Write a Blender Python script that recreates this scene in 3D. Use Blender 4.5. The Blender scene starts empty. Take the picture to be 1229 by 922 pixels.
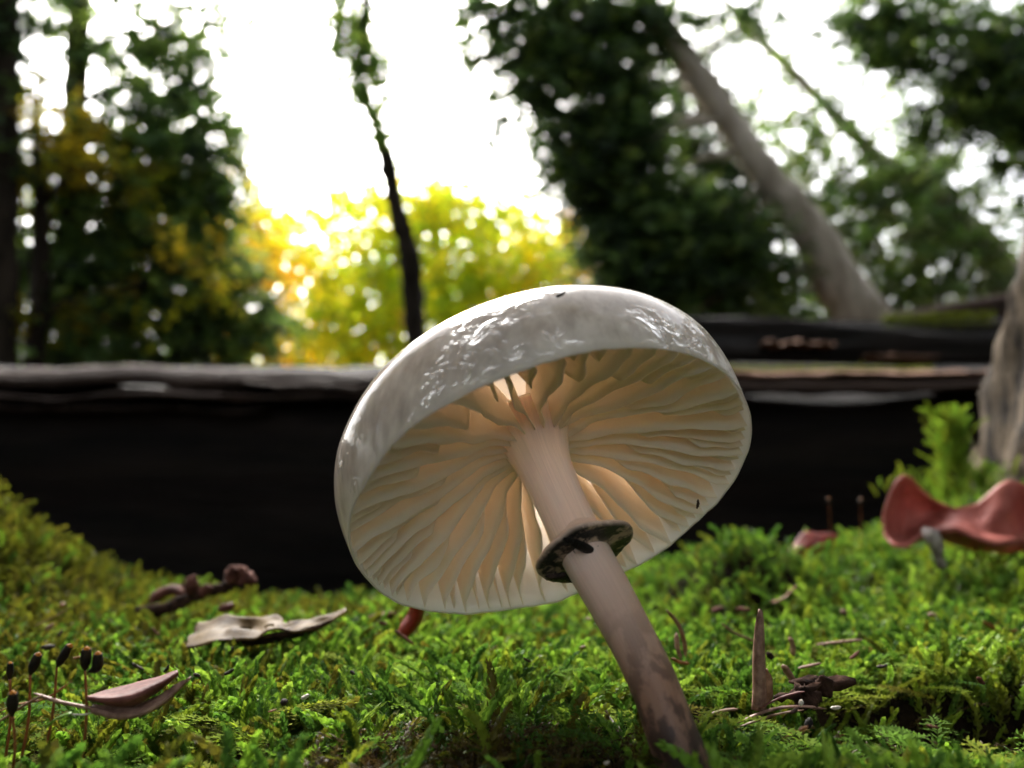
import bpy, math, random
import numpy as np
from mathutils import Vector, Matrix, noise as mnoise

rng = np.random.default_rng(7)
random.seed(7)
sc = bpy.context.scene
COL = sc.collection
R_ = math.radians

# ------------------------------------------------------------------ camera
FPX, PITCH = 964.0, R_(8.0)
CAM = np.array([0.0, 0.0, 0.30])
cam = bpy.data.cameras.new('camera')
cam.sensor_width = 36.0
cam.lens = FPX / 1229.0 * 36.0
cam.clip_start, cam.clip_end = 0.004, 500.0
cam.dof.use_dof = True
cam.dof.focus_distance = 0.103
cam.dof.aperture_fstop = 18.5
cam_o = bpy.data.objects.new('camera', cam)
cam_o.location = CAM
cam_o.rotation_euler = (math.pi / 2 + PITCH, 0, 0)
COL.objects.link(cam_o)
sc.camera = cam_o

# ------------------------------------------------------------------ sky, sun, exposure
SUN_EL, SUN_AZ = R_(38), R_(-14)          # azimuth measured from +Y (behind the mushroom), negative to the left
world = bpy.data.worlds.new('World')
sc.world = world
world.use_nodes = True
wn, wl = world.node_tree.nodes, world.node_tree.links
wn.clear()
sky = wn.new('ShaderNodeTexSky')
sky.sky_type = 'NISHITA'
sky.sun_disc = False
sky.sun_elevation, sky.sun_rotation = SUN_EL, SUN_AZ
sky.air_density, sky.dust_density, sky.ozone_density = 1.0, 6.0, 1.0
hsv = wn.new('ShaderNodeHueSaturation')
hsv.inputs['Saturation'].default_value = 0.30      # thin even cloud
bg = wn.new('ShaderNodeBackground')
bg.inputs['Strength'].default_value = 0.12
wo = wn.new('ShaderNodeOutputWorld')
wl.new(sky.outputs[0], hsv.inputs['Color'])
wl.new(hsv.outputs[0], bg.inputs['Color'])
wl.new(bg.outputs[0], wo.inputs['Surface'])
sun = bpy.data.lights.new('sun', 'SUN')
sun.energy, sun.angle, sun.color = 1.1, R_(25), (1.0, 0.95, 0.87)
sun_o = bpy.data.objects.new('sun', sun)
sd = Vector((math.sin(SUN_AZ) * math.cos(SUN_EL), math.cos(SUN_AZ) * math.cos(SUN_EL), math.sin(SUN_EL)))
sun_o.rotation_euler = sd.to_track_quat('Z', 'Y').to_euler()
COL.objects.link(sun_o)
sc.view_settings.view_transform = 'Standard'
sc.view_settings.look = 'None'
sc.view_settings.gamma = 1.0
sc.view_settings.use_curve_mapping = False
sc.view_settings.exposure = 2.5
sc.render.engine = 'CYCLES'
cy = sc.cycles
cy.use_denoising = True
cy.use_adaptive_sampling = True
cy.adaptive_threshold = 0.02
cy.max_bounces, cy.diffuse_bounces, cy.glossy_bounces, cy.transmission_bounces = 14, 10, 3, 12
cy.sample_clamp_indirect = 6.0
cy.caustics_reflective = cy.caustics_refractive = False

# ------------------------------------------------------------------ pixel to place
FV = np.array([0, math.cos(PITCH), math.sin(PITCH)])
UV = np.array([0, -math.sin(PITCH), math.cos(PITCH)])
RV = np.array([1.0, 0, 0])
def at(px, py, d):
    return CAM + d * (FV + (px - 614.5) / FPX * RV + (461 - py) / FPX * UV)
def dm(row, lvl=0.026):                     # depth at which the moss tops are met on this picture row
    a = math.atan((row - 461) / FPX) - PITCH
    y = lvl / math.tan(a)
    return y * math.cos(PITCH) - lvl * math.sin(PITCH)
def mp(px, row, up=0.0):                    # point on the moss under this pixel, lifted by up
    p = at(px, row, dm(row)); p[2] += up
    return p

# ------------------------------------------------------------------ helpers: meshes and objects
def link(name, me, mat=None, parent=None, smooth=True):
    o = bpy.data.objects.new(name, me)
    COL.objects.link(o)
    if mat: me.materials.append(mat)
    if parent is not None: o.parent = parent
    if smooth and len(me.polygons):
        me.polygons.foreach_set('use_smooth', np.ones(len(me.polygons), bool))
    return o
def mesh(name, v, f):
    me = bpy.data.meshes.new(name)
    me.from_pydata([tuple(map(float, p)) for p in v], [], [tuple(map(int, q)) for q in f])
    me.validate(); me.update()
    return me
def big_mesh(name, v, f, col=None):         # v (N,3), f (M,k) all faces of k corners
    me = bpy.data.meshes.new(name)
    k = f.shape[1]
    me.vertices.add(len(v)); me.vertices.foreach_set('co', v.astype(np.float32).ravel())
    me.loops.add(f.size); me.loops.foreach_set('vertex_index', f.astype(np.int32).ravel())
    me.polygons.add(len(f)); me.polygons.foreach_set('loop_start', np.arange(0, f.size, k, dtype=np.int32))
    if col is not None:
        a = me.color_attributes.new('tint', 'FLOAT_COLOR', 'POINT')
        c4 = np.ones((len(v), 4), np.float32); c4[:, :3] = col
        a.data.foreach_set('color', c4.ravel())
    me.update(calc_edges=True)
    return me
def tag(o, label=None, cat=None, group=None, kind=None):
    if label: o['label'] = label
    if cat: o['category'] = cat
    if group: o['group'] = group
    if kind: o['kind'] = kind
    return o
def empty(name, loc):
    o = bpy.data.objects.new(name, None)
    o.location = tuple(map(float, loc)); o.empty_display_size = 0.01
    COL.objects.link(o)
    return o
def child(name, me, mat, root, smooth=True):   # mesh is in world coordinates, root is an unrotated empty
    if root is not None:
        me.transform(Matrix.Translation(-root.location))
    return link(name, me, mat, root, smooth)
def catmull(P, n):
    P = np.asarray(P, float)
    if len(P) == 2:
        return P[0] + np.linspace(0, 1, n)[:, None] * (P[1] - P[0])
    t = np.linspace(0, len(P) - 1, n); i = np.minimum(t.astype(int), len(P) - 2); u = (t - i)[:, None]
    g = lambda k: P[np.clip(k, 0, len(P) - 1)]
    p0 = np.where((i - 1 < 0)[:, None], 2 * P[0] - P[1], g(i - 1)); p1 = g(i); p2 = g(i + 1)
    p3 = np.where((i + 2 > len(P) - 1)[:, None], 2 * P[-1] - P[-2], g(i + 2))
    return 0.5 * (2 * p1 + (p2 - p0) * u + (2 * p0 - 5 * p1 + 4 * p2 - p3) * u**2 + (3 * p1 - p0 - 3 * p2 + p3) * u**3)
def tube(path, rad, seg=10, flat=1.0, wob=0.0, caps=True):
    path = np.asarray(path, float); n = len(path); rad = np.asarray(rad, float) * np.ones(n)
    t = np.gradient(path, axis=0); t /= np.linalg.norm(t, axis=1)[:, None] + 1e-12
    a = np.array([0.31, -0.9, 0.2]); v = []
    for i in range(n):
        a = a - t[i] * (a @ t[i]); a /= np.linalg.norm(a); b = np.cross(t[i], a)
        for k in range(seg):
            w = 2 * math.pi * k / seg
            r = rad[i] * (1 + (wob * mnoise.noise(Vector(path[i] / max(rad[i], 1e-6) * 0.6 + np.array([math.cos(w), math.sin(w), 0]) * 1.7)) if wob else 0))
            v.append(path[i] + r * (math.cos(w) * a + flat * math.sin(w) * b))
    f = [(i * seg + k, i * seg + (k + 1) % seg, (i + 1) * seg + (k + 1) % seg, (i + 1) * seg + k) for i in range(n - 1) for k in range(seg)]
    if caps:
        v += [path[0], path[-1]]; s = n * seg
        f += [(s, (k + 1) % seg, k) for k in range(seg)] + [(s + 1, (n - 1) * seg + k, (n - 1) * seg + (k + 1) % seg) for k in range(seg)]
    return v, f
def join(*vf):
    V, F = [], []
    for v, f in vf:
        o = len(V); V += list(v); F += [tuple(i + o for i in q) for q in f]
    return V, F
def sheet(net, nu=32, nv=12, thick=0.0004, holes=(), rough=0.0, fray=0.0):
    """thin leaf from a net of control points [row][column] in the world; closed, with thickness"""
    net = np.asarray(net, float)
    rows = np.stack([catmull(r, nu) for r in net])
    g = np.stack([catmull(rows[:, i], nv) for i in range(nu)], 1)      # nv, nu, 3
    if rough:
        for j in range(nv):
            for i in range(nu):
                g[j, i] += np.array(mnoise.noise_vector(Vector(g[j, i] * 260))) * rough
    if fray:
        for i in range(nu):
            for j, jj in ((0, 1), (nv - 1, nv - 2)):
                g[j, i] += (g[jj, i] - g[j, i]) * fray * (0.5 + 0.5 * mnoise.noise(Vector((i * 0.9, j, 0.3))))
    du = np.gradient(g, axis=1); dv = np.gradient(g, axis=0)
    nrm = np.cross(du, dv); nrm /= np.linalg.norm(nrm, axis=2)[..., None] + 1e-12
    A = (g + nrm * thick / 2).reshape(-1, 3); B = (g - nrm * thick / 2).reshape(-1, 3); N = len(A)
    keep = {(j, i) for j in range(nv - 1) for i in range(nu - 1)} - {(j, i) for (j0, j1, i0, i1) in holes for j in range(j0, j1) for i in range(i0, i1)}
    f = []
    for (j, i) in keep:
        a, b, c, d = j * nu + i, j * nu + i + 1, (j + 1) * nu + i + 1, (j + 1) * nu + i
        f += [(a, b, c, d), (N + d, N + c, N + b, N + a)]
        for (jj, ii), (p, q) in (((j - 1, i), (b, a)), ((j + 1, i), (d, c)), ((j, i - 1), (a, d)), ((j, i + 1), (c, b))):
            if (jj, ii) not in keep: f.append((p, q, N + q, N + p))
    return np.concatenate([A, B]), f

# ------------------------------------------------------------------ helpers: materials
class NT:
    def __init__(s, name):
        s.m = bpy.data.materials.new(name); s.m.use_nodes = True
        s.t = s.m.node_tree; s.t.nodes.clear(); s.out = s.t.nodes.new('ShaderNodeOutputMaterial')
    def n(s, typ, inp=None, **kw):
        nd = s.t.nodes.new(typ)
        for k, v in kw.items(): setattr(nd, k, v)
        for k, v in (inp or {}).items():
            if isinstance(v, bpy.types.NodeSocket): s.t.links.new(v, nd.inputs[k])
            else: nd.inputs[k].default_value = v
        return nd
    def coord(s, scale=(1, 1, 1), kind='Object'):
        c = s.n('ShaderNodeTexCoord')
        return s.n('ShaderNodeMapping', {'Vector': c.outputs[kind], 'Scale': scale}).outputs[0]
    def noise(s, scale, detail=4, rough=0.55, vec=None, dist=0.0):
        i = {'Scale': scale, 'Detail': detail, 'Roughness': rough, 'Distortion': dist}
        i['Vector'] = vec if vec is not None else s.coord()
        return s.n('ShaderNodeTexNoise', i).outputs['Fac']
    def ramp(s, fac, stops):
        r = s.n('ShaderNodeValToRGB', {'Fac': fac}); e = r.color_ramp.elements
        while len(e) < len(stops): e.new(0.5)
        for k, (p, c) in enumerate(stops): e[k].position = p; e[k].color = (*c, 1)
        return r.outputs[0]
    def mix(s, fac, a, b, mode='MIX'):
        x = s.n('ShaderNodeMix', data_type='RGBA', blend_type=mode)
        for sock, v in ((x.inputs[0], fac), (x.inputs[6], a), (x.inputs[7], b)):
            if isinstance(v, bpy.types.NodeSocket): s.t.links.new(v, sock)
            else: sock.default_value = v if isinstance(v, (int, float)) else (*v, 1)
        return x.outputs[2]
    def bump(s, h, strength=0.5, dist=0.001, normal=None):
        i = {'Height': h, 'Strength': strength, 'Distance': dist}
        if normal is not None: i['Normal'] = normal
        return s.n('ShaderNodeBump', i).outputs[0]
    def sh_mix(s, fac, a, b):
        x = s.n('ShaderNodeMixShader')
        if isinstance(fac, bpy.types.NodeSocket): s.t.links.new(fac, x.inputs[0])
        else: x.inputs[0].default_value = fac
        s.t.links.new(a, x.inputs[1]); s.t.links.new(b, x.inputs[2])
        return x.outputs[0]
    def done(s, shader):
        s.t.links.new(shader, s.out.inputs['Surface']); return s.m
def colsock(v): return v if isinstance(v, bpy.types.NodeSocket) else (*v, 1)
def leafy(name, col=None, trans=0.4, rough=0.5, spec=0.3, noise_scale=None, dark=0.6, tint=False, tmul=(1, 1, 1)):
    """thin vegetable matter: reflects and lets light through"""
    t = NT(name)
    c = t.n('ShaderNodeAttribute', attribute_name='tint').outputs['Color'] if tint else colsock(col)
    if noise_scale:
        k = t.noise(noise_scale)
        f = t.ramp(k, [(0.3, (dark,) * 3), (0.7, (1.25,) * 3)])
        c = t.mix(1.0, c if tint else col, f, 'MULTIPLY')
    p = t.n('ShaderNodeBsdfPrincipled', {'Base Color': c, 'Roughness': rough, 'Specular IOR Level': spec})
    if trans <= 0: return t.done(p.outputs[0])
    tc = t.mix(1.0, c if isinstance(c, bpy.types.NodeSocket) else col, tmul, 'MULTIPLY')
    tr = t.n('ShaderNodeBsdfTranslucent', {'Color': tc})
    return t.done(t.sh_mix(trans, p.outputs[0], tr.outputs[0]))
def plain(name, c0, c1, scale, rough=0.6, bump=0.4, bdist=0.001, stretch=(1, 1, 1), spec=0.3, lo=0.35, hi=0.65, kind='Object'):
    t = NT(name)
    v = t.coord(stretch, kind)
    k = t.noise(scale, 6, 0.6, v)
    c = t.ramp(k, [(lo, c0), (hi, c1)])
    b = t.bump(t.noise(scale * 2.3, 5, 0.65, v), bump, bdist)
    return t.done(t.n('ShaderNodeBsdfPrincipled', {'Base Color': c, 'Roughness': rough, 'Specular IOR Level': spec, 'Normal': b}).outputs[0])

# ------------------------------------------------------------------ mushroom materials
def cap_material():
    t = NT('slimy_cap')
    v = t.coord()
    blot = t.noise(260, 4, 0.6, v)
    streak = t.noise(1.0, 5, 0.6, t.coord((700, 700, 160)))
    rimc = t.n('ShaderNodeSeparateColor', {'Color': t.n('ShaderNodeAttribute', attribute_name='tint').outputs['Color']}).outputs[0]
    c = t.ramp(t.mix(0.5, t.ramp(blot, [(0, (0, 0, 0)), (1, (1, 1, 1))]), t.ramp(streak, [(0, (0, 0, 0)), (1, (1, 1, 1))])),
               [(0.36, (0.60, 0.54, 0.50)), (0.62, (0.95, 0.91, 0.87))])
    c = t.mix(rimc, c, (0.96, 0.95, 0.94))
    d = t.n('ShaderNodeBsdfDiffuse', {'Color': c})
    tr = t.n('ShaderNodeBsdfTranslucent', {'Color': t.mix(1.0, c, (1.0, 0.95, 0.89), 'MULTIPLY')})
    rim = t.n('ShaderNodeSeparateColor', {'Color': t.n('ShaderNodeAttribute', attribute_name='tint').outputs['Color']}).outputs[0]   # 1 at the thin gelatinous margin
    body = t.sh_mix(t.n('ShaderNodeMapRange', {'Value': rim, 'To Min': 0.66, 'To Max': 0.80}).outputs[0], d.outputs[0], tr.outputs[0])
    # slime: folds, runs and blisters in the wet film
    h1 = t.noise(430, 3, 0.55, v, 1.4)
    h2 = t.n('ShaderNodeTexVoronoi', {'Vector': v, 'Scale': 420.0}, feature='SMOOTH_F1').outputs['Distance']
    h3 = t.noise(900, 3, 0.6, v)
    thick = t.ramp(t.noise(75, 2, 0.5, v), [(0.51, (0.0,) * 3), (0.61, (1.0,) * 3)])      # where the film is thick and puckered
    hh = t.n('ShaderNodeMath', {0: h1, 1: t.n('ShaderNodeMath', {0: h2, 1: 0.45}, operation='MULTIPLY').outputs[0]}, operation='ADD').outputs[0]
    hc = t.n('ShaderNodeMath', {0: hh, 1: 0.68}, operation='SUBTRACT').outputs[0]
    hm = t.n('ShaderNodeMath', {0: hc, 1: thick}, operation='MULTIPLY').outputs[0]
    b = t.bump(hm, 0.75, 0.0014)
    b = t.bump(h3, 0.08, 0.0002, b)
    g = t.n('ShaderNodeBsdfGlossy', {'Color': (1, 1, 1, 1), 'Roughness': 0.05, 'Normal': b})
    fr = t.n('ShaderNodeFresnel', {'IOR': 1.36, 'Normal': b})
    fk = t.n('ShaderNodeMath', {0: fr.outputs[0], 1: t.n('ShaderNodeMapRange', {'Value': rim, 'To Min': 0.85, 'To Max': 0.35}).outputs[0]}, operation='MULTIPLY').outputs[0]
    return t.done(t.sh_mix(fk, body, g.outputs[0]))
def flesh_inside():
    t = NT('cap_flesh')                         # tint: red = 1 at the thin margin, 0 over the thick disc; light lost in thick flesh is put into the colour
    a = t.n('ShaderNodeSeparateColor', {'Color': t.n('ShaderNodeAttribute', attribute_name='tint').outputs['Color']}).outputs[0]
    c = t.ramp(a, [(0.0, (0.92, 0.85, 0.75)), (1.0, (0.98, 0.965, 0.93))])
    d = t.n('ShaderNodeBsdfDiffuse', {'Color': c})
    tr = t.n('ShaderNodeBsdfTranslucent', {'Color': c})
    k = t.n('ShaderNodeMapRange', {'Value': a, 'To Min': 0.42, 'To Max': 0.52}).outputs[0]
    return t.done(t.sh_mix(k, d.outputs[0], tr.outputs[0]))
def gill_material():
    t = NT('gill_flesh')
    k = t.noise(500, 4, 0.6)
    c = t.ramp(k, [(0.3, (0.965, 0.912, 0.845)), (0.7, (0.985, 0.95, 0.90))])
    d = t.n('ShaderNodeBsdfPrincipled', {'Base Color': c, 'Roughness': 0.55, 'Specular IOR Level': 0.25, 'Normal': t.bump(k, 0.15, 0.0002)})
    tr = t.n('ShaderNodeBsdfTranslucent', {'Color': t.mix(1.0, c, (1.0, 0.965, 0.905), 'MULTIPLY')})
    return t.done(t.sh_mix(0.72, d.outputs[0], tr.outputs[0]))
def stem_material():
    t = NT('stem_flesh')
    z = t.n('ShaderNodeAttribute', attribute_name='tint').outputs['Color']      # red = 0 at the foot, 1 at the cap; green = round the stem
    s = t.n('ShaderNodeSeparateColor', {'Color': z})
    cv = t.n('ShaderNodeCombineXYZ', {'X': s.outputs[1], 'Y': s.outputs[0], 'Z': s.outputs[2]}).outputs[0]
    fib = t.noise(1.0, 6, 0.65, t.n('ShaderNodeMapping', {'Vector': cv, 'Scale': (38, 7, 38)}).outputs[0])
    blo = t.noise(1.0, 5, 0.6, t.n('ShaderNodeMapping', {'Vector': cv, 'Scale': (2.2, 15, 2.2)}).outputs[0])
    up = t.ramp(s.outputs[0], [(0.12, (0.10, 0.052, 0.036)), (0.30, (0.30, 0.165, 0.11)), (0.55, (0.70, 0.51, 0.41)), (0.9, (0.84, 0.70, 0.59))])
    up = t.mix(1.0, up, t.ramp(fib, [(0.3, (0.86, 0.85, 0.84)), (0.7, (1.06, 1.05, 1.04))]), 'MULTIPLY')
    foot = t.ramp(s.outputs[0], [(0.18, (1, 1, 1)), (0.48, (0, 0, 0))])
    stain = t.mix(1.0, t.ramp(blo, [(0.47, (0, 0, 0)), (0.56, (1, 1, 1))]), foot, 'MULTIPLY')
    c = t.mix(stain, up, (0.035, 0.016, 0.012))
    p = t.n('ShaderNodeBsdfPrincipled', {'Base Color': c, 'Roughness': 0.5, 'Specular IOR Level': 0.35,
            'Subsurface Weight': 0.35, 'Subsurface Radius': (1.0, 0.55, 0.35), 'Subsurface Scale': 0.0015, 'Normal': t.bump(fib, 0.22, 0.0003)})
    return t.done(p.outputs[0])
def ring_material():
    t = NT('ring_flesh')
    a = t.n('ShaderNodeAttribute', attribute_name='tint').outputs['Color']      # red = 1 on the dirty under face
    k = t.noise(520, 5, 0.65)
    dirt = t.mix(1.0, t.ramp(k, [(0.49, (1, 1, 1)), (0.58, (0.12, 0.12, 0.12))]), a, 'MULTIPLY')
    c = t.mix(dirt, t.mix(a, (0.62, 0.46, 0.37), (0.42, 0.30, 0.20)), (0.012, 0.010, 0.010))
    p = t.n('ShaderNodeBsdfPrincipled', {'Base Color': c, 'Roughness': 0.55, 'Normal': t.bump(k, 0.5, 0.0006)})
    return t.done(p.outputs[0])

M = dict(
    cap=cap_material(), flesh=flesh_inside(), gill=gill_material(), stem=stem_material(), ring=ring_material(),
    soil=plain('dark_humus', (0.004, 0.003, 0.002), (0.022, 0.014, 0.007), 220, 0.95, 0.8, 0.002, spec=0.02),
    litter=plain('leaf_litter', (0.015, 0.010, 0.006), (0.07, 0.045, 0.022), 9, 0.9, 0.8, 0.05),
    moss=leafy('moss_leaf', tint=True, trans=0.5, rough=0.42, spec=0.14, tmul=(1.0, 1.05, 0.6)),
    frond=leafy('moss_frond', tint=True, trans=0.5, rough=0.75, spec=0.02, tmul=(1.0, 1.05, 0.6)),
    foliage=leafy('tree_foliage', tint=True, trans=0.55, rough=0.5, spec=0.3, tmul=(1.1, 1.1, 0.6)),
    blackwood=plain('shaded_black_wood', (0.003, 0.0025, 0.0022), (0.014, 0.010, 0.008), 5, 0.75, 0.9, 0.01, (1.2, 9, 9), 0.15),  # near-black colour paints in the shade on the backlit log faces
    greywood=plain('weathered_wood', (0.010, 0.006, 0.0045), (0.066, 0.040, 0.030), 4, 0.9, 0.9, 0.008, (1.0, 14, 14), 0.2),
    redwood=plain('peeled_red_wood', (0.10, 0.05, 0.03), (0.30, 0.16, 0.10), 4, 0.8, 0.8, 0.008, (1.0, 12, 12), 0.2),
    palebark=plain('pale_bark', (0.30, 0.245, 0.20), (0.60, 0.52, 0.45), 3, 0.85, 0.6, 0.02, (3, 3, 0.7), 0.2),
    broadleaf=leafy('autumn_leaves', tint=True, trans=0.68, rough=0.5, spec=0.3, tmul=(1.4, 1.35, 0.6)),
    darkbark=plain('dark_bark', (0.012, 0.009, 0.007), (0.045, 0.034, 0.025), 6, 0.9, 0.8, 0.03, (3, 3, 0.6), 0.15),
    lichenbark=plain('lichen_bark', (0.012, 0.009, 0.007), (0.16, 0.12, 0.08), 80, 0.85, 1.0, 0.006, (1.6, 1.6, 0.45), 0.2, 0.41, 0.60),
)

# ------------------------------------------------------------------ ground and mossy bank
g = 60
v = [((x / g - 0.5) * 400, (y / g - 0.5) * 400, 0.0) for y in range(g + 1) for x in range(g + 1)]
f = [(y * (g + 1) + x, y * (g + 1) + x + 1, (y + 1) * (g + 1) + x + 1, (y + 1) * (g + 1) + x) for y in range(g) for x in range(g)]
tag(link('forest_floor', mesh('forest_floor', v, f), M['litter']), 'brown leaf littered forest floor under the trees', 'ground', kind='structure')

def vnoise(x, y, s, seed=0.0):
    x = np.atleast_1d(x); y = np.atleast_1d(y)
    return np.array([mnoise.noise(Vector((a * s + seed, b * s - seed, seed * 1.7))) for a, b in zip(x.ravel(), y.ravel())]).reshape(x.shape)
def gau(x, y, cx, cy, sx, sy): return np.exp(-((x - cx) / sx)**2 / 2 - ((y - cy) / sy)**2 / 2)
def bank(x, y):
    """height of the bank's soil, world z"""
    x = np.asarray(x, float); y = np.asarray(y, float)
    h = -0.0335 + 0.0 * x
    h = h + 0.0030 * vnoise(x, y, 28, 3.1) + 0.0022 * vnoise(x, y, 75, 8.4)
    h = h + 0.046 * gau(x, y, -0.186, 0.245, 0.034, 0.040)           # mound on the left
    h = h + 0.034 * gau(x, y, 0.200, 0.290, 0.055, 0.040)            # rise under the curled leaf's back
    h = h + 0.017 * gau(x, y, 0.068, 0.252, 0.016, 0.016)            # hummock behind the cap
    h = h - 0.010 * gau(x, y, 0.050, 0.205, 0.022, 0.014)            # hollow before it
    h = h - 0.022 * gau(x, y, 0.085, 0.1195, 0.036, 0.0062) * (x > 0.04)   # dark gap on the right
    h = h + 0.004 * gau(x, y, 0.085, 0.133, 0.040, 0.008)
    bk_ = np.clip((y - 0.17) / 0.12, 0, 1); h = h - 0.008 * bk_ * np.clip((0.05 - x) / 0.05, 0, 1)
    h = h + 0.0042 * gau(x, y, -0.004, 0.092, 0.024, 0.016)           # bare patch in front
    h = h - 0.007 * gau(x, y, 0.030, 0.109, 0.012, 0.006)
    h = h - 0.008 * gau(x, y, -0.045, 0.094, 0.012, 0.008)
    edge = np.clip((y - 0.315) / 0.09, 0, 1); h = h - 0.22 * edge**1.6
    e2 = np.clip((np.abs(x - 0.03) - 0.36) / 0.12, 0, 1); h = h - 0.24 * e2**2
    e3 = np.clip((-0.10 - y) / 0.10, 0, 1); h = h - 0.24 * e3**2
    return CAM[2] + h
nx, ny = 300, 240
gx = np.linspace(-0.46, 0.52, nx); gy = np.linspace(-0.21, 0.44, ny)
X, Y = np.meshgrid(gx, gy)
Z = bank(X, Y) + 0.0012 * vnoise(X, Y, 260, 5.0)
idx = np.arange(nx * ny).reshape(ny, nx)
F4 = np.stack([idx[:-1, :-1], idx[:-1, 1:], idx[1:, 1:], idx[1:, :-1]], -1).reshape(-1, 4)
bk = link('mossy_bank', big_mesh('mossy_bank', np.stack([X, Y, Z], -1).reshape(-1, 3), F4), M['soil'])
tag(bk, 'dark humus bank under the moss carpet', 'ground', kind='structure')

# ------------------------------------------------------------------ fallen logs
def log_mesh(p0, p1, prof, n=90, ends=True, rough=0.012, seed=0.0, fine=0.004):
    """log from p0 to p1; prof(angle) gives the radius, angle 0 towards the camera, 90 up"""
    p0, p1 = np.array(p0, float), np.array(p1, float)
    ax = p1 - p0; L = np.linalg.norm(ax); ax /= L
    up = np.array([0, 0, 1.0]); fr = np.cross(ax, up); fr /= np.linalg.norm(fr)
    if fr[1] > 0: fr = -fr
    up = np.cross(fr, ax); up = up if up[2] > 0 else -up
    seg = 72; v = []
    for i in range(n):
        c = p0 + ax * L * i / (n - 1)
        for k in range(seg):
            a = 2 * math.pi * k / seg
            r = prof(math.degrees(a) % 360)
            q = Vector((i / (n - 1) * L * 3.0 + seed, math.cos(a) * 2.2, math.sin(a) * 2.2))
            r += rough * mnoise.noise(q) + fine * mnoise.noise(Vector((i / (n - 1) * L * 6 + seed, math.cos(a) * 16, math.sin(a) * 16)))
            v.append(c + r * (math.cos(a) * fr + math.sin(a) * up))
    f = [(i * seg + k, i * seg + (k + 1) % seg, (i + 1) * seg + (k + 1) % seg, (i + 1) * seg + k) for i in range(n - 1) for k in range(seg)]
    if ends:
        v += [p0, p1]; s = n * seg
        f += [(s, (k + 1) % seg, k) for k in range(seg)] + [(s + 1, (n - 1) * seg + k, (n - 1) * seg + (k + 1) % seg) for k in range(seg)]
    return v, f
def strip(px0, px1, row0, row1, d0, d1, h0, h1, seed, curve=0.02):
    """a splintered length of weathered wood along the log's shoulder, real thickness"""
    n = 60; v = []
    for i in range(n):
        u = i / (n - 1); px = px0 + (px1 - px0) * u; row = row0 + (row1 - row0) * u
        d = d0 + (d1 - d0) * u; hh = (h0 + (h1 - h0) * u) * (0.75 + 0.5 * mnoise.noise(Vector((u * 9, seed, 0)))) * min(1, 8 * u + 0.25, 8 * (1 - u) + 0.25)
        c = at(px, row, d); c[2] += 0.006 * mnoise.noise(Vector((u * 7, seed + 4, 0)))
        for (dy, dz) in ((-0.016, -hh * 0.5), (-0.024, -hh * 0.42), (-0.019, -hh * 0.1), (-0.010, hh * 0.25), (0.004, hh * 0.5), (0.05, -hh * 0.2)):
            j = 0.004 * mnoise.noise(Vector((u * 30, dy * 200 + seed, dz * 90)))
            v.append(c + np.array([0, dy + j, dz + j]))
    f = [(i * 6 + k, i * 6 + (k + 1) % 6, i * 6 + 6 + (k + 1) % 6, i * 6 + 6 + k) for i in range(n - 1) for k in range(6)]
    f += [tuple(range(5, -1, -1)), tuple((n - 1) * 6 + k for k in range(6))]
    return v, f
def big_prof(a):
    r = 0.205
    if 20 < a < 62: r += 0.020 * math.sin((a - 20) / 42 * math.pi)
    if a > 300 or a < 18: r -= 0.035
    return r
lg = empty('fallen_log', (0, 0.97, 0.05))
z0 = 0.248
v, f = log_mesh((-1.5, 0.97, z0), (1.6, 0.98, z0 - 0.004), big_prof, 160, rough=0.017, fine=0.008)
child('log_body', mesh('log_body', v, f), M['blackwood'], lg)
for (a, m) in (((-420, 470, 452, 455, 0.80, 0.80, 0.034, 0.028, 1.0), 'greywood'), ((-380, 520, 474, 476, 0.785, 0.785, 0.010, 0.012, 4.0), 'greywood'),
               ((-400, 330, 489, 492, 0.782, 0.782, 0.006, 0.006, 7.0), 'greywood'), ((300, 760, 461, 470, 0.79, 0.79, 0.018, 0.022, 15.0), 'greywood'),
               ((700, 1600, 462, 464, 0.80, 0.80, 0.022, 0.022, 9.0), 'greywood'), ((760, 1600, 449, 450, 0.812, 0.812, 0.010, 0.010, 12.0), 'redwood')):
    v, f = strip(*a); child('weathered_splinter', mesh('weathered_splinter', v, f), M[m], lg)  # weathered wood, its paler tone also painting in the lit shoulder
tag(lg, 'long fallen log, shaded black below with weathered grey splintered top, behind the moss', 'log')

lb = empty('black_log', tuple(at(1100, 480, 1.35)))
a0, a1 = at(700, 436, 1.42), at(1420, 440, 1.36)
v, f = log_mesh(a0, a1, lambda a: 0.078, 60, seed=30, rough=0.018, fine=0.010)
child('log_body', mesh('black_log_body', v, f), M['blackwood'], lb)
for (a) in ((915, 1000, 412, 414, 1.30, 1.30, 0.010, 0.006, 21.0), (1040, 1120, 428, 430, 1.29, 1.29, 0.006, 0.008, 25.0)):
    v, f = strip(*a); child('weathered_splinter', mesh('black_log_splinter', v, f), M['redwood'], lb)
tag(lb, 'short black rotten log resting behind the long log, beside the leaning pale trunk', 'log')
lc = empty('grey_log', tuple(at(1150, 400, 1.75)))
v, f = log_mesh(at(1070, 392, 1.85), at(1380, 345, 1.55), lambda a: 0.032, 50, seed=44, rough=0.010, fine=0.004)
child('log_body', mesh('grey_log_body', v, f), M['greywood'], lc)
tag(lc, 'slanting grey log with a mossy underside beside the lichened trunk', 'log')

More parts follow.
